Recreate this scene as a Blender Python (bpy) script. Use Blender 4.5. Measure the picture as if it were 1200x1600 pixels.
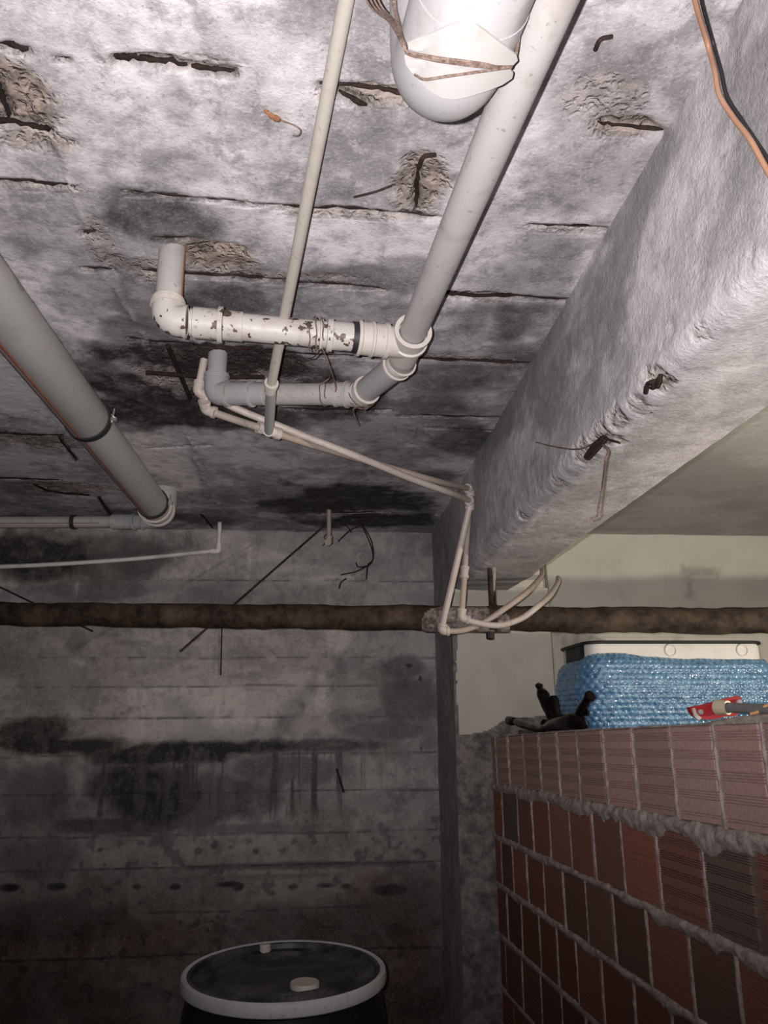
import bpy, math, random
import numpy as np
from mathutils import Vector, Matrix

scn = bpy.context.scene
for o in list(bpy.data.objects):
    bpy.data.objects.remove(o, do_unlink=True)
COL = scn.collection
R = random.Random(7)

# ------------------------------------------------------------ camera
FPX, PITCH, YAW, ROLL = 1180.0, math.radians(15.5), math.radians(4.67), math.radians(.45)
CAM = np.array([0, 0, 1.57])
cf = np.array([math.sin(YAW)*math.cos(PITCH), math.cos(YAW)*math.cos(PITCH), math.sin(PITCH)])
cr = np.array([math.cos(YAW), -math.sin(YAW), 0.0])
cu = np.cross(cr, cf)
cr, cu = cr*math.cos(ROLL)-cu*math.sin(ROLL), cu*math.cos(ROLL)+cr*math.sin(ROLL)
cd = bpy.data.cameras.new('camera')
cam = bpy.data.objects.new('camera', cd)
COL.objects.link(cam)
cam.matrix_world = Matrix(((cr[0], cu[0], -cf[0], CAM[0]), (cr[1], cu[1], -cf[1], CAM[1]),
                           (cr[2], cu[2], -cf[2], CAM[2]), (0, 0, 0, 1)))
cd.sensor_fit = 'VERTICAL'
cd.sensor_height = 24
cd.lens = FPX/1600*24
cd.clip_start = .02
scn.camera = cam

# ------------------------------------------------------------ world, lights, exposure
w = bpy.data.worlds.new('world')
scn.world = w
w.use_nodes = True
w.node_tree.nodes['Background'].inputs[0].default_value = (.9, .95, 1, 1)
w.node_tree.nodes['Background'].inputs[1].default_value = .004
scn.view_settings.view_transform = 'Standard'
scn.view_settings.look = 'None'
scn.view_settings.gamma = 1
scn.view_settings.use_curve_mapping = False
scn.view_settings.exposure = 0

def light(name, kind, loc, energy, color, size, target=None):
    ld = bpy.data.lights.new(name, kind)
    ld.energy = energy
    ld.color = color
    if kind in ('POINT', 'SPOT'):
        ld.shadow_soft_size = size
    lo = bpy.data.objects.new(name, ld)
    COL.objects.link(lo)
    lo.location = loc
    if target is not None:
        lo.rotation_euler = (Vector(target)-Vector(loc)).to_track_quat('-Z', 'Y').to_euler()
    return lo

# the torch in the photographer's hand, just up and left of the lens
tp = CAM - cr*.024 + cu*.012
torch = light('torch', 'SPOT', tp, 103, (1, .965, .975), .004, tuple(tp + cf*2 + cu*.52))
torch.data.spot_size = math.radians(119)
torch.data.spot_blend = 1.0
# the warm bulb of the bay to the right
bulb_light = light('bay_bulb', 'POINT', (1.8, 1.2, 1.62), 47, (1, .90, .75), .02)

# ------------------------------------------------------------ helpers
def ray(x, y): return FPX*cf + (x-600)*cr - (y-800)*cu
def onY(x, y, Y): d = ray(x, y); return CAM + d*(Y/d[1])
def onZ(x, y, Z): d = ray(x, y); return CAM + d*((Z-CAM[2])/d[2])
def onX(x, y, X): d = ray(x, y); return CAM + d*(X/d[0])
def V(p): return Vector((float(p[0]), float(p[1]), float(p[2])))

def vnoise(x, y, seed=0):
    ix, iy = np.floor(x).astype(np.int64), np.floor(y).astype(np.int64)
    fx, fy = x-ix, y-iy
    fx, fy = fx*fx*(3-2*fx), fy*fy*(3-2*fy)
    def h(a, b):
        n = (a*374761393 + b*668265263 + seed*974634777) & 0x7fffffff
        n = ((n ^ (n >> 13))*1274126177) & 0x7fffffff
        n = ((n ^ (n >> 16))*668265263) & 0x7fffffff
        return ((n ^ (n >> 15)) & 0xffff)/65535.0
    a, b, c, d = h(ix, iy), h(ix+1, iy), h(ix, iy+1), h(ix+1, iy+1)
    return (a*(1-fx)+b*fx)*(1-fy) + (c*(1-fx)+d*fx)*fy
def fbm(x, y, seed=0, oct=5, gain=.55):
    s, a, t = 0, 1.0, 0
    for k in range(oct):
        s = s + a*vnoise(x*2**k+k*17.3, y*2**k-k*9.1, seed+k)
        t += a
        a *= gain
    return s/t
def sstep(a, b, x):
    t = np.clip((x-a)/(b-a), 0, 1)
    return t*t*(3-2*t)

def props(o, label=None, cat=None, group=None, kind=None):
    if label: o['label'] = label
    if cat: o['category'] = cat
    if group: o['group'] = group
    if kind: o['kind'] = kind
    return o
def empty(name, loc, label=None, cat=None, group=None, kind=None):
    o = bpy.data.objects.new(name, None)
    COL.objects.link(o)
    o.location = V(loc)
    o.empty_display_size = .05
    return props(o, label, cat, group, kind)

class MB:
    """collects geometry in world coordinates, links it as one mesh"""
    def __init__(s): s.v, s.f = [], []
    def add(s, vs, fs):
        b = len(s.v)
        s.v += [tuple(map(float, q)) for q in vs]
        s.f += [tuple(b+i for i in q) for q in fs]
        return s
    def box(s, c, size, rot=None):
        c = Vector(c); hx, hy, hz = [q/2 for q in size]
        vs = []
        for x in (-hx, hx):
            for y in (-hy, hy):
                for z in (-hz, hz):
                    q = Vector((x, y, z))
                    if rot is not None: q = rot @ q
                    vs.append(c+q)
        return s.add(vs, [(0, 1, 3, 2), (4, 6, 7, 5), (0, 4, 5, 1), (2, 3, 7, 6), (0, 2, 6, 4), (1, 5, 7, 3)])
    def tube(s, pts, r, n=14, caps=True, squash=None):
        pts = [Vector(p) for p in pts]
        m = len(pts)
        rs = r if isinstance(r, (list, tuple)) else [r]*m
        t0 = (pts[1]-pts[0]).normalized()
        a = t0.orthogonal().normalized()
        vs = []
        for i, p in enumerate(pts):
            t = (pts[min(i+1, m-1)]-pts[max(i-1, 0)]).normalized()
            a = (a - t*a.dot(t)).normalized()
            b = t.cross(a)
            for k in range(n):
                an = 2*math.pi*k/n
                vs.append(p + (a*math.cos(an)+b*math.sin(an))*rs[i])
        fs = [(i*n+k, i*n+(k+1) % n, (i+1)*n+(k+1) % n, (i+1)*n+k) for i in range(m-1) for k in range(n)]
        if caps: fs += [tuple(range(n-1, -1, -1)), tuple(range((m-1)*n, m*n))]
        return s.add(vs, fs)
    def lathe(s, p0, axis, prof, n=28, closed_ring=False):
        """prof: list of (t along axis, radius)"""
        p0, ax = Vector(p0), Vector(axis).normalized()
        a = ax.orthogonal().normalized(); b = ax.cross(a)
        vs, m = [], len(prof)
        for t, r in prof:
            for k in range(n):
                an = 2*math.pi*k/n
                vs.append(p0+ax*t+(a*math.cos(an)+b*math.sin(an))*max(r, 1e-5))
        fs = [(i*n+k, i*n+(k+1) % n, (i+1)*n+(k+1) % n, (i+1)*n+k) for i in range(m-1) for k in range(n)]
        if closed_ring: fs += [((m-1)*n+k, (m-1)*n+(k+1) % n, (k+1) % n, k) for k in range(n)]
        return s.add(vs, fs)
    def mesh(s, name, mat, smooth=35):
        me = bpy.data.meshes.new(name)
        me.from_pydata(s.v, [], s.f)
        if mat: me.materials.append(mat)
        if smooth:
            me.polygons.foreach_set('use_smooth', [True]*len(me.polygons))
            me.set_sharp_from_angle(angle=math.radians(smooth))
        return me
    def build(s, name, mat, parent=None, smooth=35, pivot=None):
        me = s.mesh(name, mat, smooth)
        o = bpy.data.objects.new(name, me)
        COL.objects.link(o)
        if parent is not None:
            o.parent = parent
            o.matrix_parent_inverse = pm(parent).inverted()
        elif pivot is not None:
            pv = V(pivot)
            me.transform(Matrix.Translation(-pv)); o.location = pv
        return o
def pm(o):
    m = Matrix.LocRotScale(o.location, o.rotation_euler, o.scale)
    if o.parent is not None:
        m = pm(o.parent) @ o.matrix_parent_inverse @ m
    return m

def grid(name, P, mat, masks=None, parent=None, flip=False, attr2=None):
    """P: (ny, nx, 3) array of points -> mesh object"""
    ny, nx = P.shape[:2]
    me = bpy.data.meshes.new(name)
    idx = np.arange(nx*ny).reshape(ny, nx)
    q = np.stack([idx[:-1, :-1], idx[:-1, 1:], idx[1:, 1:], idx[1:, :-1]], -1).reshape(-1, 4)
    if flip: q = q[:, ::-1]
    me.vertices.add(nx*ny)
    me.vertices.foreach_set('co', P.reshape(-1).astype(np.float32))
    me.loops.add(q.size)
    me.loops.foreach_set('vertex_index', q.reshape(-1).astype(np.int32))
    me.polygons.add(len(q))
    me.polygons.foreach_set('loop_start', np.arange(0, q.size, 4, dtype=np.int32))
    me.polygons.foreach_set('use_smooth', np.ones(len(q), dtype=bool))
    me.update(calc_edges=True)
    me.validate()
    for nm, M in (('mask', masks), ('mask2', attr2)):
        if M is not None:
            a = me.color_attributes.new(nm, 'FLOAT_COLOR', 'POINT')
            A = np.ones((ny, nx, 4), np.float32)
            A[..., :3] = np.stack(M, -1)
            a.data.foreach_set('color', A.reshape(-1))
    me.materials.append(mat)
    o = bpy.data.objects.new(name, me)
    COL.objects.link(o)
    if parent is not None:
        o.parent = parent; o.matrix_parent_inverse = pm(parent).inverted()
    return o

def catmull(pts, n=8):
    pts = [Vector(p) for p in pts]
    P = [pts[0]*2-pts[1]] + pts + [pts[-1]*2-pts[-2]]
    out = []
    for i in range(1, len(P)-2):
        a, b, c, d = P[i-1:i+3]
        for k in range(n):
            t = k/n
            out.append(.5*((2*b)+(c-a)*t+(2*a-5*b+4*c-d)*t*t+(3*b-a-3*c+d)*t**3))
    out.append(pts[-1])
    return out
def arc(p, d_in, d_out, r, n=9):
    """elbow centre line: comes along d_in through corner p, leaves along d_out"""
    p, a, b = Vector(p), Vector(d_in).normalized(), Vector(d_out).normalized()
    ang = a.angle(b)
    t = r*math.tan(ang/2)
    s0, s1 = p-a*t, p+b*t
    out = []
    for k in range(n):
        u = k/(n-1)
        q = (1-u)**2*s0 + 2*u*(1-u)*p + u*u*s1
        m = (s0+s1)/2
        out.append(q + (p-q).normalized()*0 if (p-q).length < 1e-9 else q + (p-m).normalized()*0.08*r*math.sin(math.pi*u))
    return out

# ------------------------------------------------------------ materials
class NT:
    def __init__(s, name):
        s.m = bpy.data.materials.new(name); s.m.use_nodes = True
        s.t = s.m.node_tree
        s.b = s.t.nodes['Principled BSDF']
    def n(s, typ, **kw):
        nd = s.t.nodes.new(typ)
        for k, v in kw.items(): setattr(nd, k, v)
        return nd
    def l(s, a, b): s.t.links.new(a, b)
    def val(s, x, sock):
        if hasattr(x, 'node'): s.l(x, sock)
        else: sock.default_value = x
    def co(s, scale=(1, 1, 1), kind='Object'):
        tc = s.n('ShaderNodeTexCoord'); mp = s.n('ShaderNodeMapping')
        mp.inputs['Scale'].default_value = scale
        s.l(tc.outputs[kind], mp.inputs[0])
        return mp.outputs[0]
    def noise(s, co, scale, detail=6, rough=.6, dist=0):
        nd = s.n('ShaderNodeTexNoise')
        s.l(co, nd.inputs['Vector'])
        nd.inputs['Scale'].default_value = scale; nd.inputs['Detail'].default_value = detail
        nd.inputs['Roughness'].default_value = rough; nd.inputs['Distortion'].default_value = dist
        return nd.outputs[0]
    def voro(s, co, scale, out='Distance', feature='F1'):
        nd = s.n('ShaderNodeTexVoronoi', feature=feature)
        s.l(co, nd.inputs['Vector']); nd.inputs['Scale'].default_value = scale
        return nd.outputs[out]
    def ramp(s, x, a, b, lo=0.0, hi=1.0):
        nd = s.n('ShaderNodeMapRange', interpolation_type='SMOOTHSTEP')
        s.val(x, nd.inputs[0])
        for i, q in enumerate((a, b, lo, hi)): nd.inputs[i+1].default_value = q
        return nd.outputs[0]
    def math(s, op, a, b=0.0, clamp=False):
        nd = s.n('ShaderNodeMath', operation=op, use_clamp=clamp)
        s.val(a, nd.inputs[0]); s.val(b, nd.inputs[1])
        return nd.outputs[0]
    def mix(s, fac, a, b, mode='MIX'):
        nd = s.n('ShaderNodeMix', data_type='RGBA', blend_type=mode)
        s.val(fac, nd.inputs[0])
        for q, i in ((a, 6), (b, 7)):
            if isinstance(q, (tuple, list)): q = (*q[:3], 1)
            s.val(q, nd.inputs[i])
        return nd.outputs[2]
    def attr(s, name):
        a = s.n('ShaderNodeAttribute', attribute_name=name)
        sp = s.n('ShaderNodeSeparateColor')
        s.l(a.outputs['Color'], sp.inputs[0])
        return sp.outputs
    def bump(s, h, strength=.5, dist=.003, prev=None):
        nd = s.n('ShaderNodeBump')
        nd.inputs['Strength'].default_value = strength; nd.inputs['Distance'].default_value = dist
        s.val(h, nd.inputs['Height'])
        if prev: s.l(prev, nd.inputs['Normal'])
        return nd.outputs[0]
    def out(s, color, rough=.85, normal=None, spec=.3, metal=0.0):
        s.val((*color, 1) if isinstance(color, tuple) else color, s.b.inputs['Base Color'])
        s.val(rough, s.b.inputs['Roughness'])
        s.b.inputs['Specular IOR Level'].default_value = spec
        s.b.inputs['Metallic'].default_value = metal
        if normal: s.l(normal, s.b.inputs['Normal'])
        return s.m

def mat_concrete(name, light_c, mid_c, dark_c, spall_c=(.40, .31, .25), grain=1.0, white_c=(.74, .69, .7), pebbles=True, mott=1.0):
    t = NT(name); co = t.co()
    r, g, b = t.attr('mask')[:3]
    n1 = t.noise(co, 3.2, 8, .62, .3); n2 = t.noise(co, 28, 6, .65); n3 = t.noise(co, 170, 4, .7)
    nb = t.math('ADD', t.math('MULTIPLY', n1, .62), t.math('MULTIPLY', n2, .38))
    c = t.mix(t.ramp(nb, .43, .57), mid_c, light_c)
    n4 = t.noise(t.co((1, 1, .6)), 11, 9, .74, .5)
    c = t.mix(t.math('MULTIPLY', t.ramp(n4, .53, .63), .45*mott), c, tuple(q*.55 for q in mid_c))
    c = t.mix(t.math('MULTIPLY', t.ramp(n4, .45, .37), .5*mott), c, white_c)
    n6 = t.noise(co, 8, 11, .72, .25)
    c = t.mix(t.math('MULTIPLY', t.ramp(n6, .545, .56), .38*mott), c, white_c)
    n7 = t.noise(t.co((1, .7, 1)), 19, 10, .75)
    c = t.mix(t.math('MULTIPLY', t.ramp(n7, .56, .585), .34*mott), c, tuple(q*.5 for q in mid_c))
    c = t.mix(t.math('MULTIPLY', g, t.ramp(n2, .3, .6), True), c, white_c)
    vm = t.n('ShaderNodeVectorMath', operation='ADD'); nv = t.n('ShaderNodeTexNoise'); t.l(co, nv.inputs['Vector']); nv.inputs['Scale'].default_value = 35; nv.inputs['Detail'].default_value = 5
    vs_ = t.n('ShaderNodeVectorMath', operation='SCALE'); t.l(nv.outputs['Color'], vs_.inputs[0]); vs_.inputs['Scale'].default_value = .05
    t.l(co, vm.inputs[0]); t.l(vs_.outputs[0], vm.inputs[1]); wco = vm.outputs[0]
    pv = t.n('ShaderNodeSeparateColor'); t.l(t.voro(wco, 75, 'Color'), pv.inputs[0]); peb = t.mix(pv.outputs[0], (.20, .20, .21), (.62, .5, .42))
    pd = t.voro(wco, 75)
    sp = t.mix(t.ramp(pd, .25, .5), t.mix(.55, spall_c, peb, 'MIX'), spall_c)
    sp = t.mix(t.ramp(n2, .35, .6), (.17, .13, .11), sp)
    if not pebbles: sp = t.mix(t.ramp(n2, .35, .6), tuple(q*.6 for q in spall_c), spall_c)
    c = t.mix(b, c, sp)
    dk = t.math('MULTIPLY', r, t.ramp(t.math('ADD', t.math('MULTIPLY', n2, .6), t.math('MULTIPLY', n3, .4)), .25, .62, .72, 1.12), True)
    c = t.mix(dk, c, dark_c)
    speck = t.ramp(n3, .60, .72)
    c = t.mix(t.math('MULTIPLY', speck, .6), c, (.10, .09, .09))
    c = t.mix(t.math('MULTIPLY', t.math('MULTIPLY', t.ramp(n3, .46, .34), .42), t.math('SUBTRACT', 1.0, dk)), c, t.mix(.5, c, (.9, .86, .86)))
    nrm = t.bump(n2, .45*grain, .006)
    nrm = t.bump(n3, .6*grain, .0025, nrm)
    if pebbles: nrm = t.bump(t.math('MULTIPLY', t.ramp(pd, .0, .6), b), .9, .008, nrm)
    return t.out(c, t.math('SUBTRACT', .88, t.math('MULTIPLY', r, .22)), nrm, .3)

M_CEIL = mat_concrete('ceiling_concrete', (.67, .625, .645), (.36, .335, .345), (.035, .029, .027))
M_WALL = mat_concrete('wall_concrete', (.53, .485, .47), (.34, .31, .297), (.030, .027, .025), white_c=(.62, .575, .55), spall_c=(.13, .085, .07), pebbles=False, mott=.55)
M_BEAM = mat_concrete('beam_concrete', (.64, .60, .61), (.46, .43, .435), (.19, .178, .175), spall_c=(.50, .45, .42), grain=1.5, mott=.6)
M_COLU = mat_concrete('column_render', (.40, .37, .365), (.28, .26, .255), (.06, .055, .052), grain=1.2, mott=.6)
M_BAY = mat_concrete('bay_ceiling_plaster', (.44, .44, .425), (.37, .37, .355), (.28, .275, .26), grain=.3, mott=.2)

def mat_paint(name, c0, c1):
    t = NT(name); co = t.co(); g = t.attr('mask')[0]
    n1 = t.noise(co, 5, 6, .6); n2 = t.noise(t.co((1, 1, .45)), 90, 5, .6, .8); n3 = t.noise(co, 260, 3)
    c = t.mix(t.ramp(n1, .35, .65), c0, c1)
    c = t.mix(t.math('MULTIPLY', t.ramp(n3, .63, .72), .4), c, (.16, .14, .12))
    c = t.mix(g, c, (.24, .22, .2))
    nrm = t.bump(n2, .55, .004)
    return t.out(c, .75, nrm, .3)
M_CREAM = mat_paint('cream_paint', (.56, .52, .45), (.62, .58, .5))
M_WHITE = mat_paint('white_paint', (.62, .59, .53), (.68, .65, .58))

def mat_plastic(name, col, grime=(.25, .2, .16), amount=.35, rough=.42, chips=None, scuff=.5):
    t = NT(name); co = t.co()
    n1 = t.noise(co, 14, 7, .68, .4); n2 = t.noise(co, 90, 5, .7)
    c = t.mix(t.math('MULTIPLY', t.ramp(n1, .48, .72), amount), col, grime)
    c = t.mix(t.math('MULTIPLY', t.ramp(n2, .60, .68), scuff), c, tuple(q*.55 for q in grime))
    if chips:
        nc = t.noise(co, 46, 3, .55, .2)
        nm = t.noise(co, 7, 2)
        c = t.mix(t.ramp(t.math('ADD', nc, t.math('MULTIPLY', nm, .35)), .745, .765), c, chips)
    nrm = t.bump(n2, .12, .001)
    return t.out(c, t.ramp(n1, .3, .8, rough, rough+.22), nrm, .45)
M_PVCG = mat_plastic('grey_pvc', (.36, .35, .35), amount=.3, scuff=.35)
M_PVCG2 = mat_plastic('dusty_grey_pvc', (.40, .375, .365), (.24, .19, .155), .5)
M_PVCW = mat_plastic('white_pvc', (.49, .45, .425), (.30, .23, .18), .6, chips=(.075, .045, .035))
M_PVCRIM = mat_plastic('pale_pvc_rim', (.52, .47, .43), (.34, .26, .2), .5)
M_SOFT = mat_plastic('clean_white_pvc', (.36, .345, .35), (.21, .165, .135), .45, scuff=.25)
M_TUBE = mat_plastic('cream_water_tube', (.54, .465, .415), (.34, .26, .21), .5, .38, scuff=.6)
M_TUBE2 = mat_plastic('aged_water_tube', (.43, .35, .30), (.33, .25, .2), .6, .45, scuff=.6)
M_TUBEW = mat_plastic('white_small_tube', (.72, .68, .67), (.4, .34, .3), .3)
M_BLACK = mat_plastic('black_rubber', (.018, .017, .018), (.03, .03, .03), .3, .5)
M_STEEL = NT('zinc_steel'); M_STEEL = M_STEEL.out((.55, .54, .53), .35, None, .5, .9)
def mat_rust(name, a, b, rough=.85, sc=60):
    t = NT(name); co = t.co()
    n = t.noise(co, sc, 7, .7); n0 = t.noise(co, 8, 5, .6)
    c = t.mix(t.ramp(n, .35, .65), a, b)
    c = t.mix(t.math('MULTIPLY', t.ramp(n0, .5, .68), .55), c, tuple(min(1, q*2.2) for q in b))
    return t.out(c, rough, t.bump(n, .8, .003), .25)
M_REBAR = mat_rust('rusted_rebar', (.010, .006, .005), (.030, .017, .014), sc=140)
M_RUSTPIPE = mat_rust('rusted_pipe', (.018, .012, .009), (.062, .042, .028), .7, 30)
M_WIRE = mat_rust('rusty_wire', (.10, .065, .05), (.24, .17, .14), .6, 200)
M_DARKWIRE = mat_rust('dark_wire', (.02, .014, .012), (.05, .032, .026), .7, 200)

# ------------------------------------------------------------ setting: shell
D, H = 3.30, 2.397
BX0, BX1, BZ = .49, .717, 2.056
CX1, CY = .872, 2.86

def axis(*segs):
    return np.unique(np.concatenate([np.linspace(a, b, n) for a, b, n in segs]).round(6))
def blobs(px, py_, X, Y, proj, lst, warp, seed):
    """sum of soft ellipses given as (cx, cy, rx, ry, strength) picked on the photo and laid on the surface"""
    M = np.zeros_like(X)
    for cx, cy, rx, ry, st in lst:
        c = proj(cx, cy)
        ex = (np.hypot(*(proj(cx+rx, cy)-proj(cx-rx, cy)))/2)
        ey = (np.hypot(*(proj(cx, cy+ry)-proj(cx, cy-ry)))/2)
        u, v = (X-c[0])/ex, (Y-c[1])/ey
        d = np.sqrt(u*u+v*v) + warp
        m = st*(1-sstep(.55, 1.2, d))
        M = np.maximum(M, m) if st > 0 else np.clip(M+m, 0, 1)
    return M

# ---- ceiling of the left bay
xs = axis((-2.8, -1.95, 16), (-1.95, .5, 409))
ys = axis((-2.5, .3, 24), (.3, D+.02, 504))
X, Y = np.meshgrid(xs, ys)
pz = lambda x, y: onZ(x, y, H)[:2]
W1 = (fbm(X*7, Y*7, 3, 6, .62)-.5)*2.0
W2 = (fbm(X*16, Y*16, 41, 5, .65)-.5)*1.6
CD = [(270, 350, 150, 48, .8), (170, 420, 55, 60, .5), (340, 470, 95, 26, .8), (215, 520, 70, 28, .62), (120, 350, 60, 30, .4),
      (290, 560, 140, 38, .96), (380, 560, 120, 36, .9), (290, 645, 165, 40, .96), (190, 600, 60, 40, .85), (400, 650, 80, 30, .8), (540, 625, 95, 38, .9), (470, 600, 70, 40, .8),
      (700, 588, 110, 30, .62), (680, 640, 95, 28, .66), (730, 690, 60, 26, .75), (660, 745, 70, 12, .7), (800, 560, 60, 30, .6),
      (560, 775, 135, 30, 1.0), (500, 790, 85, 26, 1.0), (640, 785, 60, 16, .9), (590, 812, 110, 14, 1.0),
      (60, 812, 120, 10, .8), (240, 805, 120, 13, .85), (330, 812, 70, 10, .8), (40, 765, 70, 14, .6), (80, 700, 50, 12, .4),
      (780, 440, 60, 30, .45), (800, 500, 70, 36, .7), (740, 500, 60, 40, .55), (850, 400, 70, 50, .45), (920, 250, 85, 110, .42), (960, 130, 110, 90, .4), (860, 280, 50, 60, .3),
      (560, 430, 95, 20, .6), (640, 425, 50, 30, .5), (440, 440, 60, 14, .55), (600, 490, 60, 20, .5), (560, 520, 70, 14, .4),
      (280, 165, 34, 42, .28), (300, 260, 60, 26, .30), (430, 235, 40, 34, .22), (580, 220, 60, 70, .25), (590, 60, 55, 90, .3), (420, 60, 60, 50, .16),
      (650, 300, 50, 60, .3), (70, 540, 50, 20, .35), (310, 720, 14, 45, .3), (30, 350, 60, 40, .25), (700, 200, 60, 80, .3), (770, 330, 60, 40, .25)]
CW = [(330, 60, 190, 110, .8), (250, 150, 130, 80, .7), (110, 60, 120, 60, .55), (130, 230, 70, 60, .6), (470, 340, 110, 38, .8), (560, 390, 70, 24, .85), (650, 380, 60, 30, .7), (500, 370, 100, 40, .8),
      (120, 425, 55, 38, .95), (40, 440, 50, 60, .7), (20, 580, 60, 60, .6), (560, 490, 50, 24, .6), (190, 690, 70, 26, .35), (420, 715, 110, 22, .65), (580, 695, 90, 16, .5), (240, 735, 90, 14, .4), (90, 620, 130, 45, .75), (60, 720, 110, 14, .5), (420, 745, 140, 8, .4), (60, 640, 60, 20, .5),
      (340, 350, 34, 20, .5), (265, 340, 30, 14, .5), (690, 330, 50, 60, .4), (800, 210, 60, 70, .6), (760, 620, 60, 14, .4), (740, 545, 60, 12, .4), (940, 60, 80, 50, .3), (660, 560, 40, 30, .35)]
CS = [(15, 140, 70, 75, .95), (60, 220, 60, 18, .7), (335, 398, 62, 26, 1.0), (240, 420, 40, 22, .6), (350, 565, 130, 30, 1.0), (270, 590, 70, 40, .7), (655, 292, 42, 46, .9), (600, 150, 110, 20, .8),
      (985, 200, 65, 18, .9), (960, 150, 80, 40, .45), (270, 98, 110, 14, .35), (60, 690, 90, 12, .7), (110, 765, 80, 10, .8), (740, 462, 70, 10, .7), (560, 335, 140, 7, .6), (890, 358, 70, 7, .6),
      (430, 180, 26, 12, .3), (160, 380, 26, 46, .5), (60, 290, 70, 7, .5), (700, 560, 130, 6, .5), (400, 428, 160, 7, .5), (560, 803, 70, 8, .6)]
dark = blobs(None, None, X, Y, pz, CD, W1*.75+W2*.2, 1)
dark = np.clip(dark*(1.0+W2*.45), 0, 1)
# mottled thin grey film where nothing larger stands
film = sstep(.50, .64, fbm(X*4.3+5, Y*4.3, 77, 6, .62))*.38
dark = np.maximum(dark, film)
white = blobs(None, None, X, Y, pz, CW, W1*.8, 2)
spall = np.clip(blobs(None, None, X, Y, pz, CS, W1*.55+W2*.35, 3), 0, 1)
Z = np.full_like(X, H)
Z += (fbm(X*9, Y*9, 11, 4)-.5)*.006 + (fbm(X*45, Y*45, 12, 3)-.5)*.0022
# imprint of the shutter boards: ridges along the beam direction and across it
for k, px in enumerate([(105, 285), (215, 245), (352, 200), (500, 215), (600, 420), (705, 500), (40, 600)]):
    x0 = pz(*px)[0]
    wob = (fbm(Y*6, Y*0+k, 50+k, 4)-.5)*.03
    u = X-x0-wob
    amp = .006 if k == 0 else .0022
    rough = sstep(.35, .6, fbm(X*70, Y*22, 60+k, 3))
    Z -= amp*np.exp(-(u/.006)**2)*rough
    Z += .0018*sstep(-.003, .003, u)*(1 if k % 2 else -1)
    white = np.maximum(white, np.exp(-(u/.007)**2)*rough*(.9 if k == 0 else .45))
Z += spall*(.006+.022*np.clip(fbm(X*30, Y*30, 21, 4)-.3, 0, 1))
# slots of the exposed reinforcement: polylines picked on the photo (points, radius, groove width)
REB = [([(178, 92), (205, 93), (232, 97), (262, 99), (291, 106)], .0065), ([(300, 108), (330, 112), (366, 116)], .006),
       ([(-20, 66), (10, 70), (42, 80)], .008), ([(-20, 190), (30, 196), (60, 204), (79, 206)], .0065), ([(-4, 132), (4, 158), (14, 186)], .006),
       ([(-20, 282), (45, 285), (80, 290), (116, 289)], .005), ([(193, 299), (260, 306), (350, 313), (440, 322), (480, 326), (560, 328), (620, 333), (688, 339)], .0048),
       ([(498, 133), (560, 138), (610, 146), (655, 152)], .006), ([(528, 146), (572, 168)], .006), ([(934, 194), (975, 201), (1036, 205)], .005),
       ([(826, 352), (880, 354), (952, 357)], .0045), ([(222, 424), (300, 430), (380, 434), (470, 441), (600, 452)], .0055),
       ([(690, 459), (730, 464), (790, 464), (892, 469)], .007), ([(203, 530), (290, 538), (360, 545), (430, 551), (600, 560)], .0075),
       ([(648, 562), (720, 565), (832, 569)], .006), ([(410, 634), (480, 640), (540, 641), (610, 640)], .0075), ([(620, 648), (700, 651), (784, 652)], .006), ([(670, 668), (725, 670), (770, 672)], .004),
       ([(-20, 678), (40, 680), (100, 681)], .006), ([(-20, 747), (40, 749), (92, 751)], .009), ([(52, 758), (80, 770), (140, 776)], .010), ([(90, 684), (120, 722)], .006),
       ([(153, 777), (166, 797), (178, 812)], .008), ([(312, 803), (335, 829)], .007), ([(516, 813), (590, 809), (690, 803)], .006), ([(240, 373), (296, 373)], .005), ([(130, 365), (148, 364)], .006), ([(128, 418), (175, 422)], .006),
       ([(650, 326), (651, 300), (654, 270)], .0055), ([(90, 90), (113, 93)], .004), ([(500, 803), (610, 800)], .006), ([(230, 700), (330, 694)], .005)]
gr = np.zeros_like(X)
for pts, r in REB:
    P2 = [pz(*p) for p in pts]
    for a, b in zip(P2[:-1], P2[1:]):
        ab = b-a
        L = ab@ab
        t = np.clip(((X-a[0])*ab[0]+(Y-a[1])*ab[1])/L, 0, 1)
        dd = np.hypot(X-a[0]-t*ab[0], Y-a[1]-t*ab[1])
        gr = np.maximum(gr, 1-sstep(r*.45, r*1.25, dd+W2*.004))
Z += gr*.016
spall = np.clip(np.maximum(spall, gr*.9), 0, 1); dark = np.maximum(dark, gr*.85)  # slot colour darkened as well, rust and groove shade painted together
dark = np.clip(dark*(1-.55*spall*(dark < .8)), 0, 1)
ceil = grid('ceiling', np.stack([X, Y, Z], -1), M_CEIL, (dark, white, spall), flip=True)
props(ceil, 'stained crumbling concrete slab of the left bay, seen from below', kind='structure')
for i, (pts, r) in enumerate(REB):
    P3 = [Vector((*pz(*p), H+.005)) for p in pts]
    pl = catmull(P3, 5)
    pl = [p+Vector((R.uniform(-.0015, .0015), R.uniform(-.0015, .0015), R.uniform(-.002, .002))) for p in pl]
    rr = [r*.62*R.uniform(.6, 1.15)*(.5 if k in (0, len(pl)-1) else 1) for k in range(len(pl))]
    MB().tube(pl, rr, 8).build('rebar', M_REBAR, ceil, 60)

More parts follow.
